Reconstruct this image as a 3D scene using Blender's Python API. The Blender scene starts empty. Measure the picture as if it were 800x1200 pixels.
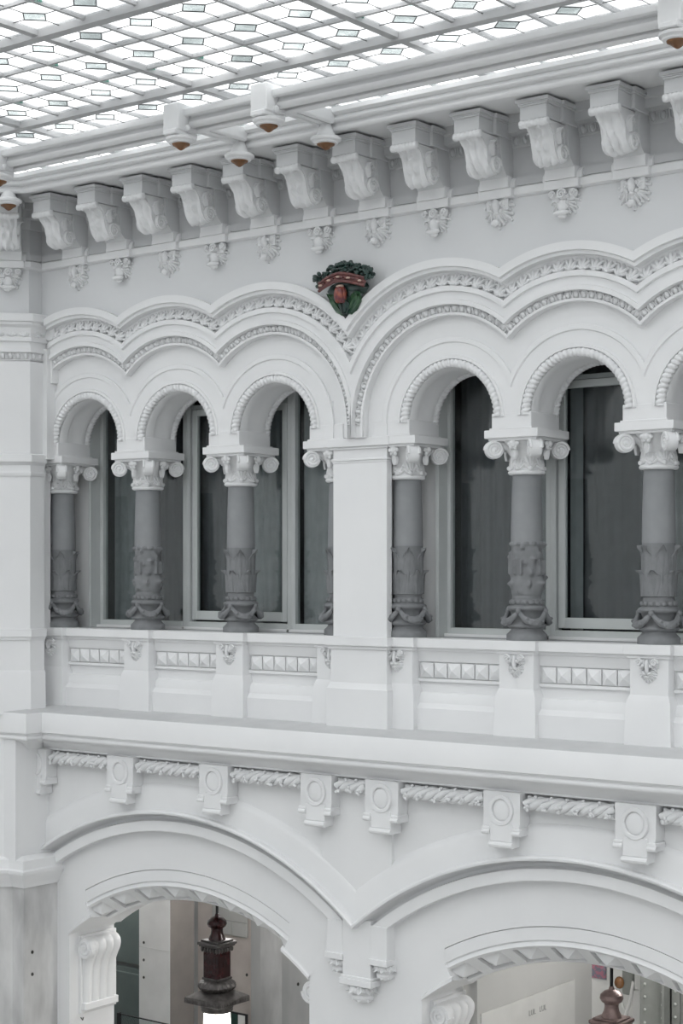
import bpy, bmesh, math, random
from mathutils import Matrix, Vector
random.seed(7)
PI = math.pi
S = bpy.context.scene
COL = S.collection

# ------------------------------------------------------------------ camera, light, exposure
cam = bpy.data.objects.new('camera', bpy.data.cameras.new('camera')); COL.objects.link(cam)
cam.location = (10.6, -14.29, 0.67)
cam.rotation_euler = (PI/2, 0, math.atan(1550/2007))
cd = cam.data; cd.sensor_fit = 'VERTICAL'; cd.sensor_height = 36; cd.sensor_width = 24
cd.lens = 2007/1200*36; cd.shift_y = 70/1200; cd.clip_end = 200
S.camera = cam
w = bpy.data.worlds.new('overcast_sky'); S.world = w; w.use_nodes = True
bg = w.node_tree.nodes['Background']; bg.inputs[0].default_value = (0.985, 0.995, 1.0, 1); bg.inputs[1].default_value = 2.92
S.view_settings.view_transform = 'Standard'; S.view_settings.look = 'None'
S.view_settings.exposure = 0.0; S.view_settings.gamma = 1; S.view_settings.use_curve_mapping = False

# ------------------------------------------------------------------ materials
def material(name, c1, c2=None, scale=3, rough=.6, bump=0, bscale=40, metal=0, detail=4, spec=.3, lo=.35, hi=.65, stretch=None):
    m = bpy.data.materials.new(name); m.use_nodes = True
    nt = m.node_tree; b = nt.nodes['Principled BSDF']
    b.inputs['Roughness'].default_value = rough; b.inputs['Metallic'].default_value = metal
    b.inputs['Specular IOR Level'].default_value = spec
    b.inputs['Base Color'].default_value = (*c1, 1)
    tc = nt.nodes.new('ShaderNodeTexCoord'); vec = tc.outputs['Object']
    if stretch:
        mp = nt.nodes.new('ShaderNodeMapping'); mp.inputs['Scale'].default_value = stretch
        nt.links.new(vec, mp.inputs['Vector']); vec = mp.outputs['Vector']
    if c2:
        n = nt.nodes.new('ShaderNodeTexNoise'); n.inputs['Scale'].default_value = scale; n.inputs['Detail'].default_value = detail
        r = nt.nodes.new('ShaderNodeValToRGB')
        r.color_ramp.elements[0].position = lo; r.color_ramp.elements[1].position = hi
        r.color_ramp.elements[0].color = (*c1, 1); r.color_ramp.elements[1].color = (*c2, 1)
        nt.links.new(vec, n.inputs['Vector']); nt.links.new(n.outputs['Fac'], r.inputs['Fac']); nt.links.new(r.outputs['Color'], b.inputs['Base Color'])
    if bump:
        n2 = nt.nodes.new('ShaderNodeTexNoise'); n2.inputs['Scale'].default_value = bscale; n2.inputs['Detail'].default_value = 3
        bp = nt.nodes.new('ShaderNodeBump'); bp.inputs['Strength'].default_value = bump; bp.inputs['Distance'].default_value = .01
        nt.links.new(vec, n2.inputs['Vector']); nt.links.new(n2.outputs['Fac'], bp.inputs['Height']); nt.links.new(bp.outputs['Normal'], b.inputs['Normal'])
    return m
WHITE = material('white_paint', (.79, .795, .80), (.76, .766, .773), 1.3, .55, .05, 30)
CORBEL = material('corbel_paint_with_shade', (.64, .648, .656), (.60, .608, .617), 2.0, .6, .05, 40)  # same paint as the wall, greyed to stand in for cornice shade
PLASTER = material('white_plaster_ornament', (.78, .786, .792), (.73, .737, .745), 6, .6, .08, 60)
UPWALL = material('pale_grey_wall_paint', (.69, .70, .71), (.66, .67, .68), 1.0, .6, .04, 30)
FRIEZE = material('frieze_paint_with_shade', (.55, .557, .565), (.515, .523, .532), 2.0, .6, .04, 30)  # grey lowered further, putting the shade under the cornice into the colour
STONE = material('grey_column_stone', (.245, .255, .265), (.275, .284, .293), 5, .55, .12, 90)
CARVED = material('grey_carved_stone', (.19, .197, .205), (.225, .232, .24), 10, .6, .2, 90)
MARBLE = material('pale_veined_marble', (.66, .66, .655), (.40, .40, .40), 3.0, .35, 0, detail=12, lo=.38, hi=.72, stretch=(1, 1, .35))
MARBLE_W = material('white_marble_cladding', (.74, .74, .73), (.63, .63, .62), 2.5, .35, 0, detail=9, lo=.35, hi=.8)
MARBLE_P = material('pinkish_marble_cladding', (.68, .62, .58), (.52, .46, .43), 2.6, .4, 0, detail=9, lo=.3, hi=.75)
MARBLE_G = material('grey_marble_cladding', (.52, .52, .515), (.36, .365, .365), 2.6, .4, 0, detail=9, lo=.3, hi=.75, stretch=(1, 1, .4))
MARBLE_SHADE = material('painted_shade_marble_side', (.20, .182, .17), (.17, .154, .145), 3, .4, 0, detail=9)  # white pillar's shadow side, its shade painted as a dark taupe
FRAME = material('pale_green_grey_window_paint', (.56, .585, .58), (.52, .545, .54), 3, .45)
FRAME_D = material('grey_green_window_paint', (.36, .385, .385), None, 3, .5)
SILL = material('grey_sill_stone', (.42, .425, .435), (.36, .365, .375), 5, .6)
CURTAIN = material('dark_grey_curtain', (.085, .086, .092), (.108, .109, .115), 8, .9, .1, 120)
CURTAIN_L = material('pale_grey_curtain', (.33, .335, .343), (.28, .285, .293), 8, .9, .1, 120)
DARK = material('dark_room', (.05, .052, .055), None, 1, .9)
TEAL = material('dark_teal_metal', (.085, .112, .107), (.105, .132, .127), 3, .4)
BLACK = material('black_metal', (.015, .015, .017), None, 1, .5)
BOLT = material('dark_bolt', (.06, .058, .055), None, 1, .4, metal=.6)
RUST = material('oxblood_bronze', (.032, .007, .008), (.015, .005, .005), 12, .22, .04, 60, spec=.3)
BRONZE = material('dark_bronze', (.055, .05, .048), (.10, .092, .088), 16, .4, .15, 70, metal=.35)
COPPER = material('worn_copper_bronze', (.17, .12, .11), (.26, .19, .175), 14, .35, .1, 70, metal=.4)
AMBER = material('amber_brown_glass', (.22, .10, .035), (.16, .07, .025), 10, .25, spec=.5)
GREEN_D = material('dark_green_glaze', (.009, .026, .022), (.025, .06, .05), 25, .3, .2, 60, spec=.6)
GREEN_L = material('leaf_green_glaze', (.04, .11, .045), (.015, .05, .03), 14, .3, .1, 60, spec=.6)
TERRA = material('dusky_red_glaze', (.17, .06, .052), (.10, .032, .033), 20, .3, .1, 60, spec=.6)
FRUIT = material('orange_red_glaze', (.30, .075, .035), (.13, .03, .045), 22, .3, .1, 60, spec=.6)
CREAM = material('cream_glaze', (.55, .40, .33), None, 1, .3, spec=.6)
LEAD = material('dark_lead', (.10, .105, .105), None, 1, .6)
BAR = material('pale_grey_steel_bar', (.46, .465, .47), (.42, .425, .43), 4, .5)
PAPER = material('white_banner_cloth', (.68, .68, .66), (.63, .63, .61), 3, .7)
INK = material('grey_ink', (.36, .36, .355), None, 1, .8)
PLATE = material('grey_green_riveted_steel', (.27, .28, .265), (.23, .24, .225), 5, .45, metal=.1)
RIVET = material('pale_rivet', (.55, .56, .54), None, 1, .4)
INWALL = material('pale_grey_inner_wall', (.55, .55, .535), (.52, .52, .505), 1.5, .6)
FLOORM = material('pale_stone_floor', (.55, .545, .53), (.48, .475, .46), 2, .4)
POSTER_M = material('colourful_print', (.30, .12, .16), (.12, .13, .16), 26, .5, detail=1, lo=.45, hi=.55)

def glass_mat():
    m = bpy.data.materials.new('window_glass'); m.use_nodes = True; nt = m.node_tree; nt.nodes.clear()
    o = nt.nodes.new('ShaderNodeOutputMaterial'); t = nt.nodes.new('ShaderNodeBsdfTransparent'); g = nt.nodes.new('ShaderNodeBsdfGlossy')
    t.inputs[0].default_value = (.86, .89, .89, 1); g.inputs['Roughness'].default_value = .015
    lw = nt.nodes.new('ShaderNodeLayerWeight'); lw.inputs[0].default_value = .5
    pw = nt.nodes.new('ShaderNodeMath'); pw.operation = 'POWER'; pw.inputs[1].default_value = 4; nt.links.new(lw.outputs['Facing'], pw.inputs[0])
    fr = nt.nodes.new('ShaderNodeMath'); fr.operation = 'MULTIPLY_ADD'; fr.inputs[1].default_value = .8; fr.inputs[2].default_value = .06; nt.links.new(pw.outputs[0], fr.inputs[0])
    mx = nt.nodes.new('ShaderNodeMixShader')
    nt.links.new(fr.outputs[0], mx.inputs[0]); nt.links.new(t.outputs[0], mx.inputs[1]); nt.links.new(g.outputs[0], mx.inputs[2]); nt.links.new(mx.outputs[0], o.inputs[0])
    return m
GLASS = glass_mat()
def skyglass(name, c1, c2, clear):
    m = bpy.data.materials.new(name); m.use_nodes = True; nt = m.node_tree; nt.nodes.clear()
    o = nt.nodes.new('ShaderNodeOutputMaterial'); t = nt.nodes.new('ShaderNodeBsdfTransparent'); d = nt.nodes.new('ShaderNodeBsdfTranslucent')
    tc = nt.nodes.new('ShaderNodeTexCoord'); n = nt.nodes.new('ShaderNodeTexNoise'); n.inputs['Scale'].default_value = 2.2; n.inputs['Detail'].default_value = 3
    gx = nt.nodes.new('ShaderNodeNewGeometry')
    r = nt.nodes.new('ShaderNodeValToRGB'); r.color_ramp.elements[0].color = (*c1, 1); r.color_ramp.elements[1].color = (*c2, 1)
    r.color_ramp.elements[0].position = .35; r.color_ramp.elements[1].position = .65
    nt.links.new(gx.outputs['Position'], n.inputs['Vector']); nt.links.new(n.outputs['Fac'], r.inputs[0])
    nt.links.new(r.outputs[0], d.inputs[0]); nt.links.new(r.outputs[0], t.inputs[0])
    mx = nt.nodes.new('ShaderNodeMixShader'); mx.inputs[0].default_value = clear
    nt.links.new(d.outputs[0], mx.inputs[1]); nt.links.new(t.outputs[0], mx.inputs[2]); nt.links.new(mx.outputs[0], o.inputs[0])
    return m
PANE = skyglass('milky_skylight_glass', (1, 1, 1), (.64, .65, .655), .88)
PANE_C = skyglass('clear_centre_skylight_glass', (.60, .635, .63), (.52, .55, .545), .88)
PANE_G = skyglass('green_corner_skylight_glass', (.42, .60, .545), (.36, .54, .49), .88)
def lit(name, c, s):
    m = bpy.data.materials.new(name); m.use_nodes = True; b = m.node_tree.nodes['Principled BSDF']
    b.inputs['Base Color'].default_value = (*c, 1); b.inputs['Emission Color'].default_value = (*c, 1); b.inputs['Emission Strength'].default_value = s
    return m
LAMP = lit('lit_opal_glass', (1, .96, .88), 9)

# ------------------------------------------------------------------ mesh helpers
class MB:
    def __init__(s): s.v = []; s.f = []
    def add(s, vs, fs):
        n = len(s.v); s.v.extend(vs); s.f.extend([tuple(i+n for i in f) for f in fs]); return s
    def merge(s, o, M):
        return s.add([tuple(M @ Vector(p)) for p in o.v], o.f)
    def box(s, x0, x1, y0, y1, z0, z1, c=0):
        if c <= 0:
            vs = [(x, y, z) for z in (z0, z1) for y in (y0, y1) for x in (x0, x1)]
            return s.add(vs, [(0,2,3,1),(4,5,7,6),(0,1,5,4),(2,6,7,3),(0,4,6,2),(1,3,7,5)])
        bm = bmesh.new()
        bmesh.ops.create_cube(bm, size=1, matrix=Matrix.Translation(((x0+x1)/2, (y0+y1)/2, (z0+z1)/2)) @ Matrix.Diagonal((x1-x0, y1-y0, z1-z0, 1)))
        bmesh.ops.bevel(bm, geom=bm.edges[:], offset=c, segments=1, affect='EDGES')
        bm.verts.ensure_lookup_table(); bm.verts.index_update()
        s.add([tuple(v.co) for v in bm.verts], [tuple(v.index for v in f.verts) for f in bm.faces]); bm.free(); return s
    def taper(s, x0, x1, y0, y1, z0, z1, t):     # box whose top is shrunk by t
        vs = [(x0,y0,z0),(x1,y0,z0),(x1,y1,z0),(x0,y1,z0),(x0+t,y0+t,z1),(x1-t,y0+t,z1),(x1-t,y1,z1),(x0+t,y1,z1)]
        return s.add(vs, [(0,3,2,1),(4,5,6,7),(0,1,5,4),(1,2,6,5),(2,3,7,6),(3,0,4,7)])
    def grid(s, fn, nu, nv, cu=False, cv=False):
        vs = [fn(i, j) for i in range(nu) for j in range(nv)]; fs = []
        for i in range(nu if cu else nu-1):
            for j in range(nv if cv else nv-1):
                a, b = i, (i+1) % nu; c, d = j, (j+1) % nv
                fs.append((a*nv+c, b*nv+c, b*nv+d, a*nv+d))
        return s.add(vs, fs)
    def lathe(s, prof, n=24, c=(0, 0, 0), cap=True, a0=0):
        k = len(prof); b = len(s.v)
        s.grid(lambda i, j: (c[0]+prof[j][0]*math.cos(a0+2*PI*i/n), c[1]+prof[j][0]*math.sin(a0+2*PI*i/n), c[2]+prof[j][1]), n, k, cu=True)
        if cap:
            s.f.append(tuple(b+i*k for i in range(n))[::-1]); s.f.append(tuple(b+i*k+k-1 for i in range(n)))
        return s
    def ell(s, c, r, nu=10, nv=6, M=None):
        vs = []
        for j in range(nv+1):
            t = -PI/2+PI*j/nv
            for i in range(nu):
                a = 2*PI*i/nu; p = Vector((r[0]*math.cos(t)*math.cos(a), r[1]*math.cos(t)*math.sin(a), r[2]*math.sin(t)))
                if M: p = M @ p
                vs.append((c[0]+p.x, c[1]+p.y, c[2]+p.z))
        return s.add(vs, [(j*nu+i, j*nu+(i+1) % nu, (j+1)*nu+(i+1) % nu, (j+1)*nu+i) for j in range(nv) for i in range(nu)])
    def tube(s, pts, rad, n=8, closed=False, cap=True):
        P = [Vector(p) for p in pts]; m = len(P); b = len(s.v)
        rr = rad if isinstance(rad, (list, tuple)) else [rad]*m
        up = None; rings = []
        for i in range(m):
            t = (P[(i+1) % m]-P[i-1]) if closed else (P[min(i+1, m-1)]-P[max(i-1, 0)])
            t.normalize()
            if up is None:
                up = Vector((0, 0, 1)) if abs(t.z) < .9 else Vector((0, 1, 0))
            x = t.cross(up)
            if x.length < 1e-6: x = t.orthogonal()
            x.normalize(); y = x.cross(t); up = y
            for k in range(n):
                a = 2*PI*k/n; rings.append(tuple(P[i]+rr[i]*(math.cos(a)*x+math.sin(a)*y)))
        fs = []
        for i in range(m if closed else m-1):
            for k in range(n):
                i2 = (i+1) % m; fs.append((i*n+k, i*n+(k+1) % n, i2*n+(k+1) % n, i2*n+k))
        if cap and not closed: fs += [tuple(range(n))[::-1], tuple((m-1)*n+k for k in range(n))]
        return s.add(rings, fs)
    def plan(s, path, prof):                      # closed profile (offset, z) swept along a plan path, mitred
        k = len(prof); m = len(path); nrm = []
        for i in range(m-1):
            dx, dy = path[i+1][0]-path[i][0], path[i+1][1]-path[i][1]; l = math.hypot(dx, dy); nrm.append((dy/l, -dx/l))
        vs = []
        for i in range(m):
            a = nrm[max(i-1, 0)]; b = nrm[min(i, m-2)]; q = 1+a[0]*b[0]+a[1]*b[1]
            mx, my = (a[0]+b[0])/q, (a[1]+b[1])/q
            for o, z in prof: vs.append((path[i][0]+mx*o, path[i][1]+my*o, z))
        fs = [(i*k+j, (i+1)*k+j, (i+1)*k+(j+1) % k, i*k+(j+1) % k) for i in range(m-1) for j in range(k)]
        fs += [tuple(range(k)), tuple((m-1)*k+j for j in range(k))[::-1]]
        return s.add(vs, fs)
    def extrude(s, poly, axis, a, b):             # polygon extruded along axis 0 (x) or 1 (y)
        n = len(poly)
        def p(q, t): return (t, q[0], q[1]) if axis == 0 else (q[0], t, q[1])
        return s.add([p(q, a) for q in poly]+[p(q, b) for q in poly], [(i, (i+1) % n, n+(i+1) % n, n+i) for i in range(n)]+[tuple(range(n))[::-1], tuple(range(n, 2*n))])
def arcp(cx, cy, r, a0, a1, n=6):
    return [(cx+r*math.cos(math.radians(a0+(a1-a0)*i/n)), cy+r*math.sin(math.radians(a0+(a1-a0)*i/n))) for i in range(n+1)]
def mesh_of(mb, name, mat, ang=35):
    me = bpy.data.meshes.new(name); me.from_pydata(mb.v, [], mb.f); me.update()
    bm = bmesh.new(); bm.from_mesh(me); bmesh.ops.remove_doubles(bm, verts=bm.verts, dist=1e-5); bmesh.ops.recalc_face_normals(bm, faces=bm.faces); bm.to_mesh(me); bm.free()
    me.materials.append(mat); me.shade_smooth(); me.set_sharp_from_angle(angle=math.radians(ang)); return me
def put(o, label=None, cat=None, group=None, kind=None):
    if label: o['label'] = label
    if cat: o['category'] = cat
    if group: o['group'] = group
    if kind: o['kind'] = kind
    return o
def obj(name, mb, mat, parent=None, loc=None, ang=35, **k):
    me = mb if isinstance(mb, bpy.types.Mesh) else mesh_of(mb, name, mat, ang)
    o = bpy.data.objects.new(name, me); COL.objects.link(o); o.parent = parent
    if loc: o.location = loc
    return put(o, **k)
def inst(name, me, parent, M, **k):
    o = bpy.data.objects.new(name, me); COL.objects.link(o); o.parent = parent; o.matrix_local = M; return put(o, **k)
def thing(name, loc=(0, 0, 0), rz=0, **k):
    o = bpy.data.objects.new(name, None); COL.objects.link(o); o.location = loc; o.rotation_euler = (0, 0, rz); o.empty_display_size = .1; return put(o, **k)
def copy_tree(o, parent=None):
    c = o.copy(); COL.objects.link(c); c.parent = parent
    for ch in list(o.children): copy_tree(ch, c)
    return c
T = Matrix.Translation
def R(a, ax): return Matrix.Rotation(a, 4, ax)
def Sc(x, y, z): return Matrix.Diagonal((x, y, z, 1))

# ------------------------------------------------------------------ key dimensions (metres; z = 0 at the column feet)
ZC = 2.17                                   # springing of the window arches
BAYA = [-3.97, -2.55, -1.13]; BAYB = [1.13, 2.55, 3.97]
COLX = [-4.68, -3.26, -1.84, -.42, .42, 1.84, 3.26, 4.68]
CH = 10.0                                   # length of the chamfer wall run
def chamfer(px, py, l=5): return (px-l*.7071, py-l*.7071)
XR = 5.1                                    # right end of the second bay

# ------------------------------------------------------------------ room shell
sh = MB().box(-8, 18.2, -19.2, 6, -8.2, -8); floor = obj('floor', sh, FLOORM, kind='structure', label='pale stone floor of the court far below')
obj('wall_opposite', MB().box(-8, 18.2, -19.2, -19, -8, 5.4), WHITE, kind='structure', label='plain white wall across the court behind the viewer')
obj('wall_right', MB().box(18, 18.2, -19, .4, -8, 5.4), WHITE, kind='structure', label='plain white wall closing the court on the right')
obj('wall_left', MB().box(-8.2, -8, -19.2, 6, -8, 5.4), WHITE, kind='structure', label='plain white wall closing the court on the left')
obj('wall_beyond', MB().box(XR+.35, 18, -.42, .4, -8, 5.2), WHITE, kind='structure', label='plain white wall continuing past the right hand bay')

# upper wall, its lower edge follows the scalloped hood
def scallop(x, r, cs, zmin):
    best = zmin
    for c in cs:
        if abs(x-c) < r: best = max(best, ZC+math.sqrt(r*r-(x-c)**2))
    return best
ARCH = BAYA+BAYB
xs = sorted(set([-4.62+i*.03 for i in range(int((XR+.4+4.62)/.03)+1)]+[0, 1.84, 3.26, -1.84, -3.26]))
ub = MB()
for yy in (-.42,):
    n = len(xs)
    ub.add([(x, yy, scallop(x, 1.52, ARCH, 3.2)) for x in xs]+[(x, yy, 5.2) for x in xs]+[(x, -.1, 5.2) for x in xs]+[(x, -.1, scallop(x, 1.5, ARCH, 3.2)) for x in xs],
           [(k*n+i, k*n+i+1, ((k+1) % 4)*n+i+1, ((k+1) % 4)*n+i) for k in range(4) for i in range(n-1)])
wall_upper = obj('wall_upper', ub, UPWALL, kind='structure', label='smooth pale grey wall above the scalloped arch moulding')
obj('wall_chamfer', MB().plan([chamfer(-4.59, -.62, 5), (-4.59, -.62), (-4.59, -.40)], [(0, 3.3), (0, 5.2), (-.4, 5.2), (-.4, 3.3)]), UPWALL, kind='structure', label='angled corner wall above the left pier')

# ------------------------------------------------------------------ scalloped archivolt (trim_1)
PROF = [(1.555, -.3), (1.555, -.50), (1.475, -.50), (1.468, -.465), (1.438, -.465), (1.434, -.375), (1.40, -.36), (1.35, -.355), (1.30, -.36), (1.295, -.43),
        (1.245, -.43), (1.24, -.40), (1.165, -.40), (1.160, -.42), (1.118, -.42), (1.112, -.345), (1.085, -.335), (1.05, -.33), (1.045, -.365), (1.02, -.365), (1.018, -.18)]
XL = -4.47
def phi_lim(r, c, xl, xr):
    a = -PI/2 if (c-xl) >= r else -math.asin((c-xl)/r)
    b = PI/2 if (xr-c) >= r else math.asin((xr-c)/r)
    return a, b
trim = thing('trim_1', (0, 0, 0), kind='structure', label='scalloped white hood moulding with carved leaf and egg bands over the window arches')
LIMS = {-3.97: (XL, -3.26), -2.55: (-3.26, -1.84), -1.13: (-1.84, 0), 1.13: (0, 1.84), 2.55: (1.84, 3.26), 3.97: (3.26, XR)}
for c in ARCH:
    xl, xr = LIMS[c]; mb = MB(); N = 40
    def fn(i, j, c=c, xl=xl, xr=xr):
        r, y = PROF[j]; a, b = phi_lim(r, c, xl, xr)
        if i == 0 or i == N+2:
            ph = a if i == 0 else b; z = ZC+r*math.cos(ph)
            if abs(abs(ph)-PI/2) < 1e-6: z = 2.04
            return (c+r*math.sin(ph), y, z)
        ph = a+(b-a)*(i-1)/N
        return (c+r*math.sin(ph), y, ZC+r*math.cos(ph))
    mb.grid(fn, N+3, len(PROF)); obj('hood_lobe', mb, WHITE, trim)
# fill between the two inner egg bands over the pier
obj('pier_head', MB().box(-.12, .12, -.33, -.15, 2.04, 2.42), WHITE, trim)

def acanthus(wd, ht, dep, tipcurl=.5, nu=9, nv=8, lobes=3):
    mb = MB()
    def fn(i, j):
        u = -1+2*i/(nu-1); v = j/(nv-1)
        wv = wd/2*(.55+.55*math.sin(PI*min(1, v*1.05))**.8)*(1-.16*abs(math.sin(lobes*PI*v)))*(1 if v < .8 else max(.25, 1-(v-.8)*3.2))
        z = ht*v*(1-.10*u*u)
        h = dep*(.35+.45*v)*(1-.75*u*u)+dep*.22*math.cos(u*PI*3.0)*(1-.4*v)
        if v > .7: h += dep*tipcurl*((v-.7)/.3)**1.5; z -= ht*.10*((v-.7)/.3)**2
        return (wv*u, -h, z)
    mb.grid(fn, nu, nv)
    # closing skirt back to the ground so that the leaf is solid
    mb2 = MB(); mb2.v = mb.v; mb2.f = mb.f
    edge = [(i*nv+0) for i in range(nu)]+[((nu-1)*nv+j) for j in range(1, nv)]+[(i*nv+nv-1) for i in range(nu-2, -1, -1)]+[j for j in range(nv-2, 0, -1)]
    b = len(mb2.v); k = len(edge)
    mb2.v += [(mb2.v[e][0]*.9, .01, mb2.v[e][2]) for e in edge]
    mb2.f += [(edge[i], edge[(i+1) % k], b+(i+1) % k, b+i) for i in range(k)]
    return mb2
def palmette(wd, ht):
    mb = MB()
    for a, l, wv in ((0, 1, .17), (.5, .86, .15), (-.5, .86, .15), (1.05, .62, .13), (-1.05, .62, .13)):
        M = (R(a, 'Y') @ R(-.42, 'X')).to_3x3(); c = M @ Vector((0, -.012, ht*l*.5))
        mb.ell((c.x*wd/.15, c.y-.004, c.z+.002), (wd*wv*.9, .022, ht*l*.52), 7, 6, M)
        t = M @ Vector((0, -.022, ht*l*.93)); mb.ell((t.x*wd/.15, t.y, t.z-.004), (wd*wv*.95, .024, .017), 6, 4, M)
    mb.ell((0, -.02, .012), (.03, .022, .018), 7, 5); return mb
LEAF = mesh_of(palmette(.15, .145), 'acanthus_leaf', PLASTER, 60)
eg = MB().ell((0, 0, 0), (.028, .038, .037), 8, 6)
eg.tube([(-.034, -.008, .036), (-.036, -.012, 0), (-.022, -.012, -.034), (0, -.012, -.044), (.022, -.012, -.034), (.036, -.012, 0), (.034, -.008, .036)], .007, 5)
eg.add([(.044, -.022, .034), (.036, 0, .036), (.052, 0, .036), (.044, -.004, -.042)], [(0, 1, 3), (0, 3, 2), (0, 2, 1)])
EGG = mesh_of(eg, 'egg_and_dart', PLASTER, 50)
for c in ARCH:
    xl, xr = LIMS[c]
    a, b = phi_lim(1.36, c, xl, xr); n = max(1, round((b-a)*1.36/.142))
    for i in range(n):
        ph = a+(b-a)*(i+.5)/n
        x = c+1.298*math.sin(ph)
        if x > 4.4: continue
        inst('acanthus_leaf', LEAF, trim, T((x, -.388, ZC+1.298*math.cos(ph))) @ R(ph, 'Y'))
    a, b = phi_lim(1.085, c, xl, xr); n = max(1, round((b-a)*1.085/.088))
    for i in range(n):
        ph = a+(b-a)*(i+.5)/n; x = c+1.082*math.sin(ph)
        if x > 4.4: continue
        inst('egg_and_dart', EGG, trim, T((x, -.345, ZC+1.082*math.cos(ph))) @ R(ph+PI, 'Y'))

# ------------------------------------------------------------------ arcade wall: spandrels, arch rings, rope mouldings
arcade = thing('wall_arcade', (0, 0, 0), kind='structure', label='white arcade wall of round window arches with rope edges')
def cell_lim(ph, xl, xr):
    s = math.sin(ph)
    if s > 1e-6: return xr/s
    if s < -1e-6: return xl/s
    return 9
RING = [(.815, -.25), (.815, -.295), (.808, -.30), (.766, -.30), (.758, -.282), (.632, -.282), (.626, -.30), (.600, -.30), (.592, -.27), (.555, -.245), (.515, -.24), (.505, -.21), (.505, -.13), (.53, -.10), (.53, .05), (.505, .09), (.505, .15), (.52, .17), (.505, .2), (.56, .24), (.8, .24)]
rp = MB(); NS = 150
def ropefn(rc, yc, rr):
    n = 10; strands = 36
    mb = MB()
    def fn(i, j):
        ph = -PI/2+PI*i/(NS*2); th = 2*PI*j/n
        tw = abs(math.sin(.5*(th+strands*PI*2*(i/(NS*2)))))**.7
        q = rr*(.72+.36*tw)
        return ((rc+q*math.cos(th))*math.sin(ph), yc+q*math.sin(th), (rc+q*math.cos(th))*math.cos(ph))
    mb.grid(fn, NS*2+1, n, cv=True); return mb
ROPE1 = mesh_of(ropefn(.553, -.272, .044), 'rope_moulding', PLASTER, 70)
ROPE2 = mesh_of(ropefn(.515, .215, .036), 'rope_moulding', PLASTER, 70)
for c in ARCH:
    L = -.71; Rr = .71
    if c in (-1.13,): Rr = 1.13
    if c in (1.13,): L = -1.13
    if c == 3.97: Rr = 1.13
    if c == -3.97: L = -.85
    mb = MB(); N = 72
    def fn(i, j):
        ph = -PI/2+PI*i/N; lim = min(1.14, cell_lim(ph, L, Rr))
        q = .55+(lim-.55)*j
        return (c+q*math.sin(ph), -.27, ZC+q*math.cos(ph))
    mb.grid(fn, N+1, 2); mb.box(c+L, c-.56, -.27, .2, 2.04, ZC); mb.box(c+.56, c+Rr, -.27, .2, 2.04, ZC)
    obj('spandrel', mb, WHITE, arcade)
    mb = MB(); N = 56
    def fn(i, j):
        r, y = RING[j]; a, b = phi_lim(r, 0, max(L, -.83), min(Rr, .83)); ph = a+(b-a)*i/N
        return (c+r*math.sin(ph), y, ZC+r*math.cos(ph))
    mb.grid(fn, N+1, len(RING))
    # straight legs of the outer band where it clears its neighbour
    for sgn, lim in ((-1, -L), (1, Rr)):
        if lim > .82: mb.box(c+min(sgn*.5, sgn*.758), c+max(sgn*.5, sgn*.758), -.282, .1, 2.03, ZC).box(c+min(sgn*.758, sgn*.815), c+max(sgn*.758, sgn*.815), -.298, .1, 2.03, ZC)
    obj('arch_ring', mb, WHITE, arcade)
    inst('rope_moulding', ROPE1, arcade, T((c, 0, ZC))); inst('rope_moulding', ROPE2, arcade, T((c, 0, ZC)))
    # wall over the opening behind the ring, and the window head
    mb = MB()
    def fn(i, j):
        ph = -PI/2+PI*i/24; q = .57 if j == 0 else min(1.2, cell_lim(ph, -.71, .71))
        return (c+q*math.sin(ph), .245, ZC+q*math.cos(ph))
    mb.grid(fn, 25, 2); obj('arch_back', mb, WHITE, arcade)
for x in COLX:
    obj('impost_block', MB().box(x-.222, x+.222, -.285, .243, 2.035, 2.20, .006).box(x-.24, x+.24, -.30, .262, 2.035, 2.055, .004).box(x-.082, x+.082, -.2815, -.1, 2.1, 2.445), WHITE, arcade)
# central pier and its capital band
def pier(x, lab):
    p = obj('pier', MB().box(x-.345, x+.345, -.26, -.17, 0, 2.04, .004).box(x-.22, x+.22, -.18, .45, -.05, 2.3), WHITE, arcade)
    mb = MB()
    for h, o, z0, z1 in ((.40, .05, 1.955, 2.04), (.37, .025, 1.93, 1.955), (.363, .018, 1.812, 1.835), (.352, .008, 1.79, 1.812)):
        mb.box(x-h, x+h, -.26-o, -.17, z0, z1, .004)
    obj('pier_capital', mb, WHITE, p); return p
pier(0, ''); pier(XR, '')

# ------------------------------------------------------------------ left corner pier
PC = [chamfer(-4.57, -.62), (-4.57, -.62), (-4.57, -.40)]
corner = thing('wall_corner', (0, 0, 0), kind='structure', label='angled white corner pier at the left edge with stepped mouldings')
obj('pier_shaft', MB().plan(PC, [(0, -1.0), (0, 3.15), (-.35, 3.15), (-.35, -1.0)]), WHITE, corner)
obj('half_pier', MB().box(-5.2, -4.69, -.42, -.19, -.05, 2.2).box(-5.2, -4.87, -.2, .5, -.05, 2.3).box(-5.2, -4.5, -.42, -.15, 2.0, 3.3).box(-5.2, -4.40, -.40, -.05, 3.4, 3.8).box(-5.2, -4.465, -.37, -.05, 2.9, 3.5), WHITE, corner)
obj('capital_band', MB().plan(PC, [(-.02, 1.79), (.012, 1.79), (.025, 1.815), (.025, 1.835), (.006, 1.84), (.006, 1.92), (.03, 1.945), (.05, 1.96), (.05, 2.04), (.03, 2.055), (-.02, 2.06)]), WHITE, corner)
PE = [chamfer(-4.57, -.62), (-4.57, -.62), (-4.57, -.38)]
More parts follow.
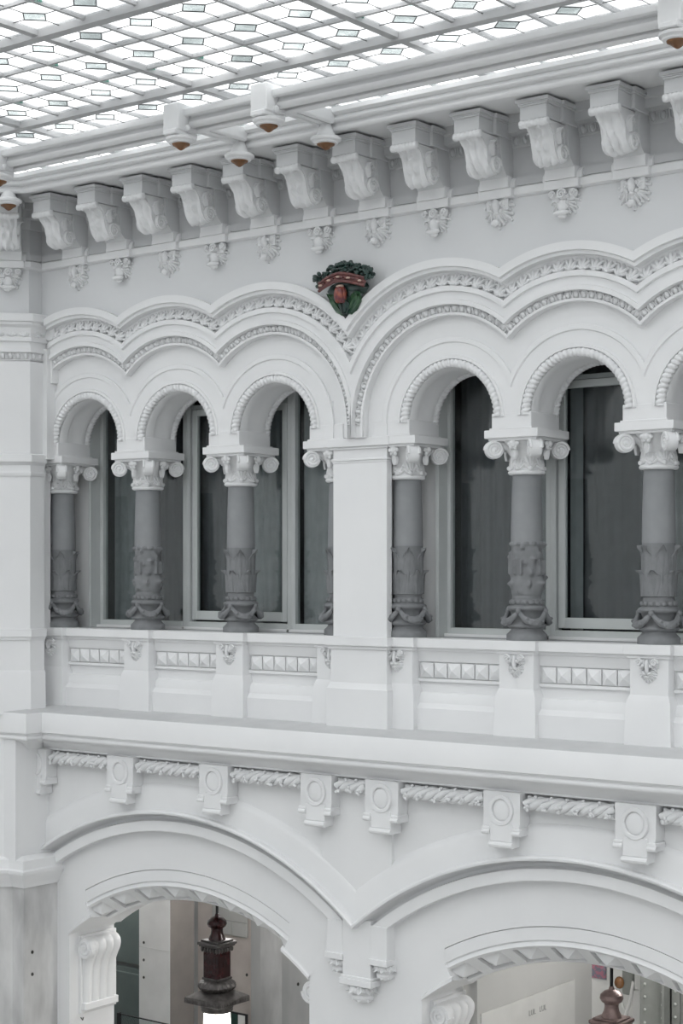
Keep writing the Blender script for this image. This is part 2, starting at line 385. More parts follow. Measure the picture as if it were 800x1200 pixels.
obj('architrave', MB().plan(PE, [(-.2, 3.69), (.09, 3.69), (.10, 3.68), (.10, 3.60), (.065, 3.592), (.065, 3.562), (.03, 3.53), (.012, 3.43), (.035, 3.42), (.035, 3.37), (0.005, 3.365), (.005, 3.29), (.025, 3.285), (.025, 3.245), (-.01, 3.235), (-.02, 3.165), (0, 3.16), (0, 3.14), (-.2, 3.14)]), WHITE, corner)
d = Vector((-.7071, -.7071, 0))
for i in range(9):
    p = Vector((-4.57, -.62, 0))+d*(.07+.142*i)+Vector((.7071, -.7071, 0))*.012
    inst('acanthus_leaf', LEAF, corner, T((p.x, p.y, 3.425)) @ R(PI/4, 'Z'))
for i in range(14):
    p = Vector((-4.57, -.62, 0))+d*(.05+.088*i)+Vector((.7071, -.7071, 0))*-.012
    inst('egg_and_dart', EGG, corner, T((p.x, p.y, 3.20)) @ R(PI/4, 'Z') @ R(PI, 'Y'))
inst('acanthus_leaf', LEAF, corner, T((-4.555, -.51, 3.425)) @ R(PI/2, 'Z'))
for i in range(2): inst('egg_and_dart', EGG, corner, T((-4.578, -.57+.09*i, 3.20)) @ R(PI/2, 'Z') @ R(PI, 'Y'))
for yy in (0,):
    obj('foot_block', MB().plan(PC[:3], [(-.02, -1.0), (.028, -1.0), (.022, -.52), (.006, -.49), (-.02, -.48)]), WHITE, corner)
    obj('coping_return', MB().plan(PC[:3], [(-.02, -.13), (.02, -.13), (.028, -.095), (.045, -.09), (.045, -.005), (.04, .0), (-.02, .001)]), WHITE, corner)
# lower part of the corner pier
PLW = [chamfer(-4.82, -.80), (-4.82, -.80), (-4.62, -.80), (-4.62, -.2)]
obj('lower_shaft', MB().plan(PLW, [(0, -2.9), (0, -1.2), (-.3, -1.2), (-.3, -2.9)]), WHITE, corner)
PM = [chamfer(-4.77, -.71), (-4.77, -.71), (-4.58, -.71), (-4.58, -.10)]
obj('marble_cladding', MB().plan(PM, [(0, -8), (0, -2.98), (-.3, -2.98), (-.3, -8)]), MARBLE, corner)
for z in (-3.86+.06, -4.06):
    obj('bolt', MB().ell((0, 0, 0), (.018, .018, .022), 8, 5), BOLT, corner, loc=(-4.577, -.58, z))
obj('lower_capital', MB().plan(PM, [(0, -3.03), (.02, -3.03), (.035, -2.97), (.09, -2.90), (.095, -2.865), (.115, -2.86), (.12, -2.82), (.10, -2.80), (.085, -2.70), (.0, -2.66), (-.1, -2.66), (-.1, -3.03)]), WHITE, corner)

# ------------------------------------------------------------------ parapet with pedestals and diamond bands
par = thing('wall_parapet', (0, 0, 0), kind='structure', label='white parapet below the columns with pedestals and rows of pyramid blocks')
obj('coping', MB().plan([(-4.6, -.12), (XR+.3, -.12)], [(0, -.13), (.01, -.125), (.015, -.098), (.055, -.09), (.055, -.004), (.05, 0), (-.22, 0), (-.22, -.13)]), WHITE, par)
obj('sill_top', MB().box(-4.88, XR-.2, .08, .5, -.12, .002), SILL, par)
obj('back_panel', MB().box(-4.6, XR, -.06, .2, -.92, -.10), WHITE, par)
obj('plinth_course', MB().plan([(-4.6, -.06), (XR, -.06)], [(0, -.92), (.11, -.92), (.11, -.70), (.06, -.65), (.055, -.60), (.03, -.55), (0, -.54)]), WHITE, par)
obj('panel_moulding', MB().plan([(-4.6, -.06), (XR, -.06)], [(0, -.44), (.03, -.435), (.03, -.405), (.0, -.40)]).plan([(-4.6, -.06), (XR, -.06)], [(0, -.24), (.02, -.235), (.035, -.18), (.05, -.13), (0, -.12)]), WHITE, par)
py = MB().add([(-.074, 0, -.074), (.074, 0, -.074), (.074, 0, .074), (-.074, 0, .074), (-.074, -.022, -.074), (.074, -.022, -.074), (.074, -.022, .074), (-.074, -.022, .074), (0, -.07, 0)],
              [(0, 1, 5, 4), (1, 2, 6, 5), (2, 3, 7, 6), (3, 0, 4, 7), (4, 5, 8), (5, 6, 8), (6, 7, 8), (7, 4, 8), (0, 3, 2, 1)])
PYR = mesh_of(py, 'diamond_block', WHITE, 5)
# leaf drop ornament on each pedestal
def leafdrop():
    mb = MB()
    lf = acanthus(.10, .12, .045, .8, 7, 6)
    for sx in (-1, 1):
        mb.merge(lf, T((sx*.05, 0, -.03)) @ R(sx*2.35, 'Y'))
        mb.merge(lf, T((sx*.028, 0, -.11)) @ R(sx*2.6, 'Y') @ Sc(.8, .8, .8))
        mb.ell((sx*.075, -.03, -.05), (.028, .03, .03), 8, 6)
    mb.merge(lf, T((0, -.005, -.10)) @ R(PI, 'Y') @ Sc(.85, 1, 1.25))
    mb.ell((0, -.02, -.02), (.03, .03, .05), 8, 6)
    return mb
def leafdrop2():
    mb = MB()
    pm = palmette(.15, .145)
    for sx in (-1, 1):
        mb.merge(pm, T((sx*.022, 0, -.05)) @ R(sx*1.35, 'Y') @ Sc(.62, 1, .62)); mb.merge(pm, T((sx*.012, -.004, -.10)) @ R(sx*2.2, 'Y') @ Sc(.5, .9, .6))
        mb.merge(spiral0(.026), T((sx*.058, -.03, -.022)))
    mb.merge(pm, T((0, -.004, -.12)) @ R(PI, 'Y') @ Sc(.5, .9, .62)); mb.ell((0, -.02, -.06), (.016, .02, .06), 7, 6); return mb
def spiral0(r):
    return MB().tube([(r*(1-i/20)*math.cos(i*.6), 0, r*(1-i/20)*math.sin(i*.6)) for i in range(20)], r*.3, 6)
LDROP = mesh_of(leafdrop2(), 'leaf_drop', PLASTER, 60)
for x in COLX:
    mb = MB().box(x-.195, x+.195, -.195, -.05, -.50, -.09, .004)
    vs = [(x-.235, -.225), (x+.235, -.225)]
    mb.add([(x-.225, -.22, -.53), (x+.225, -.22, -.53), (x+.225, -.05, -.53), (x-.225, -.05, -.53), (x-.195, -.195, -.46), (x+.195, -.195, -.46), (x+.195, -.05, -.46), (x-.195, -.05, -.46)], [(0, 1, 5, 4), (1, 2, 6, 5), (3, 0, 4, 7)])
    mb.add([(x-.225, -.22, -.53), (x+.225, -.22, -.53), (x+.225, -.05, -.53), (x-.225, -.05, -.53), (x-.238, -.232, -.93), (x+.238, -.232, -.93), (x+.238, -.05, -.93), (x-.238, -.05, -.93)], [(0, 1, 5, 4), (1, 2, 6, 5), (3, 0, 4, 7)])
    mb.plan([(x-.195, -.04), (x-.195, -.195), (x+.195, -.195), (x+.195, -.04)][::1], [(0, -.13), (.02, -.125), (.028, -.095), (.045, -.09), (.045, -.004), (.04, 0.001), (-.2, 0.001), (-.2, -.13)]) if False else mb.box(x-.215, x+.215, -.215, -.04, -.125, -.092, .004).box(x-.24, x+.24, -.24, -.02, -.092, 0.003, .005)
    p = obj('pedestal', mb, WHITE, par)
    inst('leaf_drop', LDROP, p, T((x, -.197, -.13)) @ Sc(1.35, 1.7, 1.25))
# the pier's own pedestal
for x in (0, XR):
    mb = MB().box(x-.36, x+.36, -.285, -.05, -.50, -.09, .004).box(x-.40, x+.40, -.33, -.02, -.092, .0035, .005).box(x-.38, x+.38, -.305, -.03, -.125, -.092, .004)
    mb.add([(x-.385, -.31, -.53), (x+.385, -.31, -.53), (x+.385, -.05, -.53), (x-.385, -.05, -.53), (x-.36, -.285, -.47), (x+.36, -.285, -.47), (x+.36, -.05, -.47), (x-.36, -.05, -.47)], [(0, 1, 5, 4), (1, 2, 6, 5), (3, 0, 4, 7)])
    mb.box(x-.392, x+.392, -.318, -.05, -.93, -.53, .003)
    obj('pier_pedestal', mb, WHITE, par)
for a, b in zip(COLX[:-1], COLX[1:]):
    if b-a < 1: continue
    mid = (a+b)/2; n = 6
    for i in range(n): inst('diamond_block', PYR, par, T((mid+(i-(n-1)/2)*.163, -.062, -.322)))

# ------------------------------------------------------------------ ledge cornice under the parapet
LP = [chamfer(-4.69+.05, -.86+.3), (-4.69+.05, -.56), (-4.67, -.56), (-4.67, -.28), (XR+.3, -.28)]
LPATH = [chamfer(-4.99, -.52), (-4.99, -.52), (-4.71, -.52), (-4.71, -.28), (XR+.35, -.28)]
obj('trim_2', MB().plan(LPATH, [(-.3, -.92), (.0, -.925), (.06, -.93), (.335, -.972), (.34, -.98), (.34, -1.205), (.315, -1.212), (.31, -1.232)]+arcp(.285, -1.262, .032, 60, -100, 6)+[(.27, -1.30), (.235, -1.315), (.185, -1.34), (.14, -1.375), (.10, -1.41), (.10, -1.43), (-.3, -1.43)]), WHITE, kind='structure', label='deep plain white ledge cornice below the parapet')

LEDGE_SHADE = material('shade_grey_ledge_paint', (.60, .605, .61), (.55, .556, .562), 3, .8)  # greyer colour stands in for weaker light on the upward face
obj('trim_11', MB().plan(LPATH, [(-.28, -.915), (.0, -.921), (.06, -.926), (.334, -.9685), (.334, -.975), (-.28, -.95)]), LEDGE_SHADE, kind='structure', label='top surface of the ledge with shade put into its grey paint')
# ------------------------------------------------------------------ lower wall with the two segmental arches
LZ = -5.97
low = thing('wall_lower', (0, 0, 0), kind='structure', label='white lower wall with two wide segmental arches')
HOOD = [(4.27, -.28), (4.24, -.315), (4.20, -.33), (3.975, -.33), (3.972, -.39), (3.955, -.405), (3.935, -.40), (3.93, -.33), (3.92, -.26), (3.89, -.215), (3.86, -.21), (3.85, -.24), (3.845, -.30), (3.735, -.30), (3.728, -.295), (3.725, -.16)]
def lowz(dx, r): return LZ+math.sqrt(max(0, r*r-dx*dx))
for c in (-2.55, 2.55):
    xl, xr = (-4.8, 0) if c < 0 else (0, XR)
    # plane above the hood
    n = 61; X = [xl+(xr-xl)*i/(n-1) for i in range(n)]
    mb = MB().add([(x, -.28, lowz(x-c, 4.25)) for x in X]+[(x, -.28, -1.40) for x in X], [(i, i+1, n+i+1, n+i) for i in range(n-1)])
    obj('upper_field', mb, WHITE, low)
    mb = MB(); N = 60
    def fn(i, j):
        r, y = HOOD[j]; a, b = -math.asin((c-xl)/r), math.asin((xr-c)/r); ph = a+(b-a)*i/N
        return (c+r*math.sin(ph), y, LZ+r*math.cos(ph))
    mb.grid(fn, N+1, len(HOOD)); obj('hood_moulding', mb, WHITE, low)
    # face of the arch wall
    mb = MB(); F = -.18
    def strip(x0, x1, zt, zb, k, y=F):
        XX = [x0+(x1-x0)*i/(k-1) for i in range(k)]
        mb.add([(x, y, zb(x)) for x in XX]+[(x, y, zt(x)) for x in XX], [(i, i+1, k+i+1, k+i) for i in range(k-1)])
    top = lambda x: lowz(x-c, 3.735)
    strip(c-1.55, c+1.55, top, lambda x: lowz(x-c, 3.285), 41)
    for sg in (-1, 1):
        strip(c+sg*1.55, c+sg*1.615, top, lambda x: lowz(x-c, 2.965), 3)
        strip(c+sg*1.615, c+sg*1.825, top, lambda x: lowz(x-c, 2.965), 5)
        strip(c+sg*1.825, xl if sg < 0 else xr, top, lambda x: -8, 6)
    obj('arch_face', mb, WHITE, low)
    mb = MB()
    BND = [(3.29, -.17), (3.285, -.18), (3.278, -.155), (3.275, -.175), (3.155, -.175), (3.14, -.15), (2.93, .12), (2.93, .55)]
    a = math.asin(1.55/3.155)
    def fn(i, j):
        r, y = BND[j]; ph = -a+2*a*i/40; return (c+r*math.sin(ph), y, LZ+r*math.cos(ph))
    mb.grid(fn, 41, len(BND))
    obj('splayed_band', mb, WHITE, low)
    # end shoulders of the splayed band, jambs, and the sloping heads over the consoles
    for sg in (-1, 1):
        mb = MB()
        def fn(i, j):
            ph = sg*(a+(.105)*i/4); r, y = [(2.965, -.18), (2.93, .55)][j]
            return (c+r*math.sin(ph), y, LZ+r*math.cos(ph))
        mb.grid(fn, 5, 2)
        def pp(r, y, ph=sg*a): return (c+r*math.sin(ph), y, LZ+r*math.cos(ph))
        x5 = c+sg*1.551
        mb.add([pp(3.155, -.1803), pp(2.965, -.1803), (x5, -.1803, lowz(x5-c, 2.965)), pp(2.93, .12)], [(0, 1, 2), (0, 1, 3)])
        XX = [c+sg*(1.45+.38*i/5) for i in range(6)]
        mb.add([(x, -.205, lowz(x-c, 2.965)) for x in XX]+[(x, -.205, lowz(x-c, 2.965)+.03) for x in XX]+[(x, -.17, lowz(x-c, 2.965)+.055) for x in XX]+[(x, .55, lowz(x-c, 2.965)) for x in XX],
               [(i, i+1, 6+i+1, 6+i) for i in range(5)]+[(6+i, 6+i+1, 12+i+1, 12+i) for i in range(5)]+[(i, i+1, 18+i+1, 18+i) for i in range(5)])
        x0, x1 = sorted((c+sg*1.825, c+sg*2.1))
        mb.box(x0, x1, -.178, .56, -8, -3.3)
        obj('jamb', mb, WHITE, low)
# centre strip between the paired brackets
mb = MB(); n = 21; X = [-.45+.9*i/(n-1) for i in range(n)]
mb.add([(x, -.318, lowz(abs(x)-2.55, 4.22)) for x in X]+[(x, -.318, -1.40) for x in X]+[(x, -.27, -1.40) for x in X], [(i, i+1, n+i+1, n+i) for i in range(n-1)])
for x, s in ((-.45, 1), (.45, 1)): mb.box(min(x, x*1.0)-.001, x+.001, -.318, -.27, lowz(abs(x)-2.55, 4.22), -1.40)
obj('centre_strip', mb, WHITE, low)
# coffered splay: raised frame slabs with a pyramid in each coffer
def splay(c, ph, t, h):
    r = 3.135-.20*t; y = -.155+.27*t; n = math.hypot(.20, .27)
    r -= h*.27/n; y -= h*.20/n
    return (c+r*math.sin(ph), y, LZ+r*math.cos(ph))
def slab(mb, c, p0, p1, t0, t1, h, k):
    mb.grid(lambda i, j: splay(c, p0+(p1-p0)*i/k, [t0, t0, t1, t1][j], [-.01, h, h, -.01][j]), k+1, 4)
    for p in (p0, p1): mb.add([splay(c, p, t0, -.01), splay(c, p, t0, h), splay(c, p, t1, h), splay(c, p, t1, -.01)], [(0, 1, 2, 3)])
D8 = math.radians(8); HW = math.radians(2.75)
for c in (-2.55, 2.55):
    mb = MB(); slab(mb, c, -a, a, 0, .12, .045, 40); slab(mb, c, -a, a, .88, 1.0, .045, 40)
    cs = [math.radians(-28+8*i) for i in range(8)]
    edges = [-a]+[q for p in cs for q in (p-HW, p+HW)]+[a]
    for p0, p1 in zip(edges[0::2], edges[1::2]):
        if p1 > p0: slab(mb, c, max(p0, -a), min(p1, a), .12, .88, .045, 3)
    obj('coffer_frame', mb, WHITE, low)
    for p in cs:
        q = HW*.93
        m2 = MB().add([splay(c, p-q, .15, .0), splay(c, p+q, .15, .0), splay(c, p+q, .85, .0), splay(c, p-q, .85, .0), splay(c, p-q, .15, .012), splay(c, p+q, .15, .012), splay(c, p+q, .85, .012), splay(c, p-q, .85, .012), splay(c, p, .5, .095)],
                      [(4, 5, 8), (5, 6, 8), (6, 7, 8), (7, 4, 8), (0, 1, 5, 4), (1, 2, 6, 5), (2, 3, 7, 6), (3, 0, 4, 7)])
        obj('pyramid_boss', m2, WHITE, low, ang=5)

# ------------------------------------------------------------------ interior behind: window room and lower gallery
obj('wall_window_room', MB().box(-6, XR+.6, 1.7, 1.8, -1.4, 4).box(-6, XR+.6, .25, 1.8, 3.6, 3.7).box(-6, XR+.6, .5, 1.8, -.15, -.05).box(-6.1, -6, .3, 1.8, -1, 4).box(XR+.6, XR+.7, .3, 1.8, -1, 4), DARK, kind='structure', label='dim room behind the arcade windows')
obj('wall_window_spandrel', MB().box(-5.3, XR+.4, .26, .5, 2.82, 3.6).box(-.62, .62, .3, .5, 0, 2.9).box(-5.3, -4.48, .3, .5, 0, 2.9).box(4.55, XR+.4, .3, .5, 0, 2.9), WHITE, kind='structure', label='white wall framing the windows behind the arches')
gal = thing('wall_gallery', (0, 0, 0), kind='structure', label='marble clad gallery seen through the lower arches')
obj('gallery_ceiling', MB().box(-9, XR+2, -.15, 6, -2.35, -2.2), WHITE, gal)
obj('gallery_end', MB().box(XR+1.9, XR+2, .5, 6, -8, -2.2), INWALL, gal)
# gallery cladding seen through the left arch
pl = obj('marble_pillar', MB().box(-5.36, -4.805, 2.0, 2.03, -8, -2.35).box(-5.36, -4.81, 2.03, 2.46, -8, -2.35), MARBLE_W, gal)
obj('pillar_side', MB().box(-4.812, -4.80, 2.005, 2.46, -8, -2.36), MARBLE_SHADE, pl)
obj('joint', MB().box(-5.355, -4.81, 1.996, 2.002, -4.285, -4.280), INWALL, pl)
for z in (-4.22, -4.45, -4.68): obj('bolt', MB().ell((0, 0, 0), (.016, .016, .02), 8, 5), BOLT, pl, loc=(-5.27, 1.995, z))
obj('gallery_back', MB().box(-9, XR+2, 5, 5.1, -8, -2.3), INWALL, gal)
obj('grey_wall_strip', MB().box(-6.55, -5.85, 3.98, 4.3, -8, -2.35), MARBLE_G, gal)
pk = obj('pink_marble_panel', MB().box(-6.05, -4.98, 3.9, 4.3, -8, -2.35), MARBLE_P, gal)
for x, z in ((-5.12, -4.10), (-5.12, -4.98), (-5.75, -4.1)): obj('bolt', MB().ell((0, 0, 0), (.018, .018, .024), 8, 5), BOLT, pk, loc=(x, 3.895, z))
obj('grey_marble_edge', MB().box(-4.98, -4.79, 3.82, 4.3, -8, -2.35), MARBLE_G, gal)
obj('grey_marble_slab', MB().box(-4.79, -4.39, 3.8, 4.3, -8, -2.35), MARBLE, gal)
obj('grey_marble_slab', MB().box(-4.385, -4.2, 3.78, 4.3, -8, -2.35), MARBLE_G, gal)
sl = obj('grey_marble_slab', MB().box(-4.195, -3.4, 3.76, 4.3, -8, -2.35), MARBLE_G, gal)
obj('bolt', MB().ell((0, 0, 0), (.018, .018, .024), 8, 5), BOLT, sl, loc=(-4.08, 3.755, -4.93))
pq = obj('wall_plaque', MB().box(-5.75, -5.09, 3.86, 3.9, -4.46, -3.70, .012), INWALL, kind=None, label='pale rectangular wall plaque on the pink marble behind the lantern', cat='plaque')
obj('groove', MB().box(-5.75, -5.09, 3.853, 3.862, -4.255, -4.245), INK, pq)
obj('groove', MB().box(-5.60, -5.595, 3.853, 3.862, -4.44, -4.27), INK, pq); obj('groove', MB().box(-5.36, -5.355, 3.853, 3.862, -4.44, -4.27), INK, pq)
# dark metal cabinet left of the pillar
tc = thing('metal_cabinet', (-5.5, 2.6, -8), label='dark teal metal cabinet behind the left arch beside the white pillar', cat='cabinet')
obj('cabinet_body', MB().box(-1.2, .25, 0, .2, 0, 3.22, .01), TEAL, tc)
obj('cabinet_door', MB().box(-1.15, .22, -.03, 0, 1.5, 3.15, .008), TEAL, tc); obj('cabinet_door', MB().box(-1.15, .22, -.03, 0, .1, 1.46, .008), TEAL, tc)
obj('upper_panel', MB().box(-1.2, .25, -.02, .2, 3.28, 4.05, .01), TEAL, tc)
obj('top_shelf', MB().box(-1.25, .3, -.05, .22, 4.07, 4.13, .01), FRAME_D, tc)
obj('top_panel', MB().box(-1.2, .25, .1, .2, 4.13, 5.5, .01), BLACK, tc)
gp = thing('glass_panel', (-4.9, 1.2, -8), label='frameless glass screen edge low in the left arch', cat='glass screen')
obj('pane', MB().box(-.02, 1.6, 0, .012, 0, 3.05), GLASS, gp); obj('rail', MB().box(-.03, 1.62, -.004, .016, 3.05, 3.062), BLACK, gp); obj('post', MB().box(-.05, -.02, -.02, .03, 0, 3.07), BLACK, gp)
fr = thing('picture_frame', (-4.42, 2.9, -5.5), label='small dark green framed notice standing behind the lantern glass', cat='frame')
obj('frame', MB().box(-.16, .16, 0, .03, -.4, .3, .004), BLACK, fr); obj('print', MB().box(-.13, .0, -.006, .001, -.38, .28), GREEN_D, fr); obj('sheet', MB().box(.01, .13, -.006, .001, -.38, .28), MARBLE_W, fr)
# things seen through the right arch
part_w = obj('partition', MB().box(.80, .9, .56, 2.95, -8, -2.3), INWALL, gal)
bn = obj('banner', MB().box(.902, .915, .62, 2.54, -5.6, -3.91), PAPER, label='white cloth banner with faint lettering hung on the inner partition', cat='banner')
def text(name, body, size, M, mat, parent):
    cu = bpy.data.curves.new(name, 'FONT'); cu.body = body; cu.size = size; cu.extrude = .002; cu.align_x = 'CENTER'
    t0 = bpy.data.objects.new(name, cu); COL.objects.link(t0)
    me = bpy.data.meshes.new_from_object(t0); COL.objects.unlink(t0); bpy.data.objects.remove(t0)
    me.materials.clear(); me.materials.append(mat)
    return inst(name, me, parent, M)
text('lettering', 'LUL', .085, T((.918, 1.62, -4.12)) @ R(PI/2, 'Z') @ R(PI/2, 'X'), INK, bn); text('lettering', 'LUL', .085, T((.918, 1.84, -4.12)) @ R(PI/2, 'Z') @ R(PI/2, 'X'), INK, bn)
obj('inner_wall_face', MB().box(.3, 1.3, 3.4, 3.6, -8, -2.3), INWALL, gal)
po = obj('poster', MB().box(.655, .84, 3.385, 3.399, -4.085, -3.90), POSTER_M, label='small dark colourful poster on the wall above the right lantern', cat='poster')
rs = thing('steel_post', (1.95, 2.5, -8), label='grey green riveted steel post inside the right arch', cat='post')
obj('web_plate', MB().box(-.2, .16, 0, .04, 0, 5.6), PLATE, rs); obj('flange', MB().box(.13, .16, -.14, .16, 0, 5.6), PLATE, rs); obj('angle_plate', MB().box(.17, .26, .02, .06, 0, 5.6), PLATE, rs)
RV = mesh_of(MB().ell((0, 0, 0), (.016, .012, .016), 8, 5), 'rivet', RIVET)
for i in range(14):
    z = 3.2+i*.14; inst('rivet', RV, rs, T((-.14, -.004, z))); inst('rivet', RV, rs, T((.07, -.004, z-.06))); inst('rivet', RV, rs, T((.215, .014, z-.03)))
dv = thing('wall_bracket', (1.5, 2.8, -4.2), label='white hinged metal bracket arm beside the riveted post', cat='bracket')
obj('arm', MB().box(.02, .12, -.05, .03, -.8, .22, .01), MARBLE_W, dv); obj('hinge_plate', MB().box(-.12, .02, -.03, .02, .15, .45, .01), PLATE, dv)
obj('link', MB().tube([(-.1, -.06, -.2), (0, -.06, .1), (.04, -.06, .32)], .02, 8), MARBLE_W, dv); obj('knob', MB().ell((-.14, -.05, .28), (.06, .05, .07)), AMBER, dv)
obj('link', MB().tube([(-.16, -.05, .2), (-.1, -.05, .02), (-.02, -.06, -.1)], .018, 8), RIVET, dv)

# ------------------------------------------------------------------ string course, frieze, cornice
SP = [chamfer(-4.59, -.62, 5), (-4.59, -.62), (-4.59, -.42), (XR+.35, -.42)]
obj('trim_3', MB().plan(SP, [(0, 4.215), (.03, 4.22), (.05, 4.235), (.05, 4.30), (.035, 4.315), (.0, 4.32), (-.05, 4.32), (-.05, 4.215)]), WHITE, kind='structure', label='thin white string course under the corbels')
fz = thing('trim_4', (0, 0, 0), kind='structure', label='frieze with cornice shade put into its grey paint and egg and dart band between the corbels')
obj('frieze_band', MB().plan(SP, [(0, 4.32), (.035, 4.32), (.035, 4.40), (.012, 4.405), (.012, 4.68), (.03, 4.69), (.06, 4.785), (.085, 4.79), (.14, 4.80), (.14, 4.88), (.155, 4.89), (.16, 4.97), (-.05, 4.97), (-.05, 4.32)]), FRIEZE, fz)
CX = [.36+.72*i for i in range(-6, 7)]
FEGG = mesh_of(eg, 'egg_and_dart', FRIEZE, 50)
for a, b in zip([-4.5]+CX[:-1], CX):
    n = 4 if b-a > .7 else 2
    for i in range(n):
        x = (a+b)/2+(i-(n-1)/2)*.098
        if x < 4.4: inst('egg_and_dart', FEGG, fz, T((x, -.468, 4.738)) @ R(.25, 'X') @ Sc(1.05, .9, 1.1))
CP = [chamfer(-4.39, -.42, 5), (-4.39, -.42), (XR+12, -.42)]
obj('trim_5', MB().plan(CP, [(-.3, 4.968), (.70, 4.968), (.702, 4.955)]+arcp(.738, 4.985, .042, 215, 350, 8)+[(.765, 5.015), (.772, 5.025)]+arcp(.808, 5.045, .026, 205, 350, 6)+[(.815, 5.075), (.838, 5.08), (.862, 5.085), (.875, 5.095), (.875, 5.14), (-.3, 5.14)]), WHITE, kind='structure', label='white cornice with rounded mouldings under the skylight edge')
UB = [(1.48, 5.10), (1.48, 5.0), (1.50, 4.975)]+arcp(1.535, 4.965, .034, 195, 350, 7)+[(1.552, 5.0), (1.572, 5.012)]+arcp(1.63, 5.02, .056, 200, 350, 10)+[(1.655, 5.06), (1.665, 5.075), (1.715, 5.055), (1.745, 5.065), (1.75, 5.075), (1.75, 5.12), (1.48, 5.12)]
obj('trim_6', MB().plan(CP, UB), WHITE, kind='structure', label='white rounded beam running in front of the cornice below the skylight')
TIES = [-.78, .33, 4.5]
TB = [(-.115, 5.12), (-.115, 5.055)]+arcp(-.078, 5.03, .032, 160, 380, 9)+[(-.04, 5.06), (-.036, 5.005), (.036, 5.005), (.04, 5.06)]+arcp(.078, 5.03, .032, 160, 380, 9)+[(.115, 5.055), (.115, 5.12)]
for x in TIES[:2]:
    obj('trim_7' if x < 0 else 'trim_8', MB().extrude([(x+p[0], p[1]) for p in TB], 1, -1.95, -1.25), WHITE, kind='structure', label='short white cross beam left of its pair under the skylight' if x < 0 else 'short white cross beam right of its pair under the skylight')
def beam_lamp(x, y, lab, box=True):
    t = thing('ceiling_lamp', (x, y, 4.78), label=lab, cat='ceiling lamp', group='small lamps along the skylight beams')
    if box: obj('mount', MB().box(-.10, .10, -.15, .13, .14, .40, .01).box(-.085, .085, -.17, .15, .10, .15, .01), WHITE, t)
    else: obj('mount', MB().lathe([(.0, .34), (.02, .33), (.03, .28), (.055, .22), (.08, .15), (.085, .12)], 16), WHITE, t)
    obj('canopy', MB().lathe([(.085, .14), (.09, .115), (.13, .105), (.152, .09), (.148, .068), (.122, .055), (.118, .04), (.09, .035)], 24), WHITE, t)
    obj('lens', MB().lathe([(.09, .04), (.084, .022), (.05, .004), (.032, -.012), (.012, -.024), (.0, -.026)], 24, cap=False), AMBER, t)
    for s in (-1, 1):
        if box: obj('knob', MB().ell((s*.11, -.02, .17), (.03, .03, .035), 8, 6), PLASTER, t)
beam_lamp(-.78, -2.10, 'white lamp with amber lens on front beam, left of the skylight crossing pair')
beam_lamp(.33, -2.10, 'white lamp with amber lens on front beam, right of the skylight crossing pair')
beam_lamp(4.5, -2.10, 'white lamp with amber lens at the top right corner of the photograph')
beam_lamp(-.78, -1.24, 'white lamp with amber lens on the cornice, left of the crossing pair', False)
beam_lamp(.33, -1.24, 'white lamp with amber lens on the cornice, right of the crossing pair', False)
beam_lamp(-3.40, -2.12, 'upper of two white lamps at the far left cornice corner')
beam_lamp(-4.22, -1.26, 'lower of two white lamps at the far left cornice corner', False)

# ------------------------------------------------------------------ skylight
sky = thing('ceiling', (0, 0, 0), kind='structure', label='leaded glass skylight of square panes in a grid of bars')
PW = .59; PD = .635; X0 = .33-.59; Y1 = -2.50; ZS = 5.22
def pane_meshes():
    h, k = PW/2-.012, PD/2-.012; dm = .125
    m1 = MB().box(-h, h, -k, k, 0, .006)
    cm = MB()
    D = [(dm, 0), (0, dm), (-dm, 0), (0, -dm)]
    for i in range(4):
        a, b = D[i], D[(i+1) % 4]
        cm.tube([(a[0], a[1], -.004), (b[0], b[1], -.004)], .0055, 4)
    for a, e in zip(D, [(h, 0), (0, k), (-h, 0), (0, -k)]): cm.tube([(a[0], a[1], -.004), (e[0], e[1], -.004)], .0045, 4)
    c = MB().extrude([(0, 0)], 0, 0, 0) if False else MB().add([(D[i][0], D[i][1], -.002) for i in range(4)]+[(D[i][0], D[i][1], .0) for i in range(4)], [(0, 1, 2, 3), (4, 5, 6, 7), (0, 1, 5, 4), (1, 2, 6, 5), (2, 3, 7, 6), (3, 0, 4, 7)])
    g = MB()
    q = .11
    for sx, sy in ((1, -1), (-1, -1)): 
        g.add([(sx*h, sy*k, -.003), (sx*(h-q), sy*k, -.003), (sx*h, sy*(k-q), -.003), (sx*h, sy*k, -.001), (sx*(h-q), sy*k, -.001), (sx*h, sy*(k-q), -.001)], [(0, 1, 2), (3, 4, 5), (0, 1, 4, 3), (1, 2, 5, 4), (2, 0, 3, 5)])
    return mesh_of(m1, 'pane', PANE), mesh_of(cm, 'lead_came', LEAD), mesh_of(c, 'centre_glass', PANE_C), mesh_of(g, 'corner_glass', PANE_G)
PM1, PM2, PM3, PM4 = pane_meshes()
rest = MB(); restc = MB(); cnt = 0
ys = [Y1+PD*(j-2)+PD/2 for j in range(4, -26, -1)]
for y in ys:
    for i in range(-12, 28):
        x = X0+PW*i+PW/2
        near = (-4.6 < x < 5.3 and -5.7 < y < -.7 and (x > -4.6-(y+2.5)*.1))
        if near and cnt < 298:
            p = inst('pane', PM1, sky, T((x, y, ZS))); cnt += 1
            inst('lead_came', PM2, p, Matrix.Identity(4)); inst('centre_glass', PM3, p, Matrix.Identity(4))
            if random.random() < .6: inst('corner_glass', PM4, p, Matrix.Identity(4))
        else:
            rest.merge(MB().box(-PW/2+.012, PW/2-.012, -PD/2+.012, PD/2-.012, 0, .006), T((x, y, ZS)))
obj('far_panes', rest, PANE, sky, kind='stuff')
xa, xb = X0-PW*12, X0+PW*28; ya, yb = ys[-1]-PD/2, ys[0]+PD/2
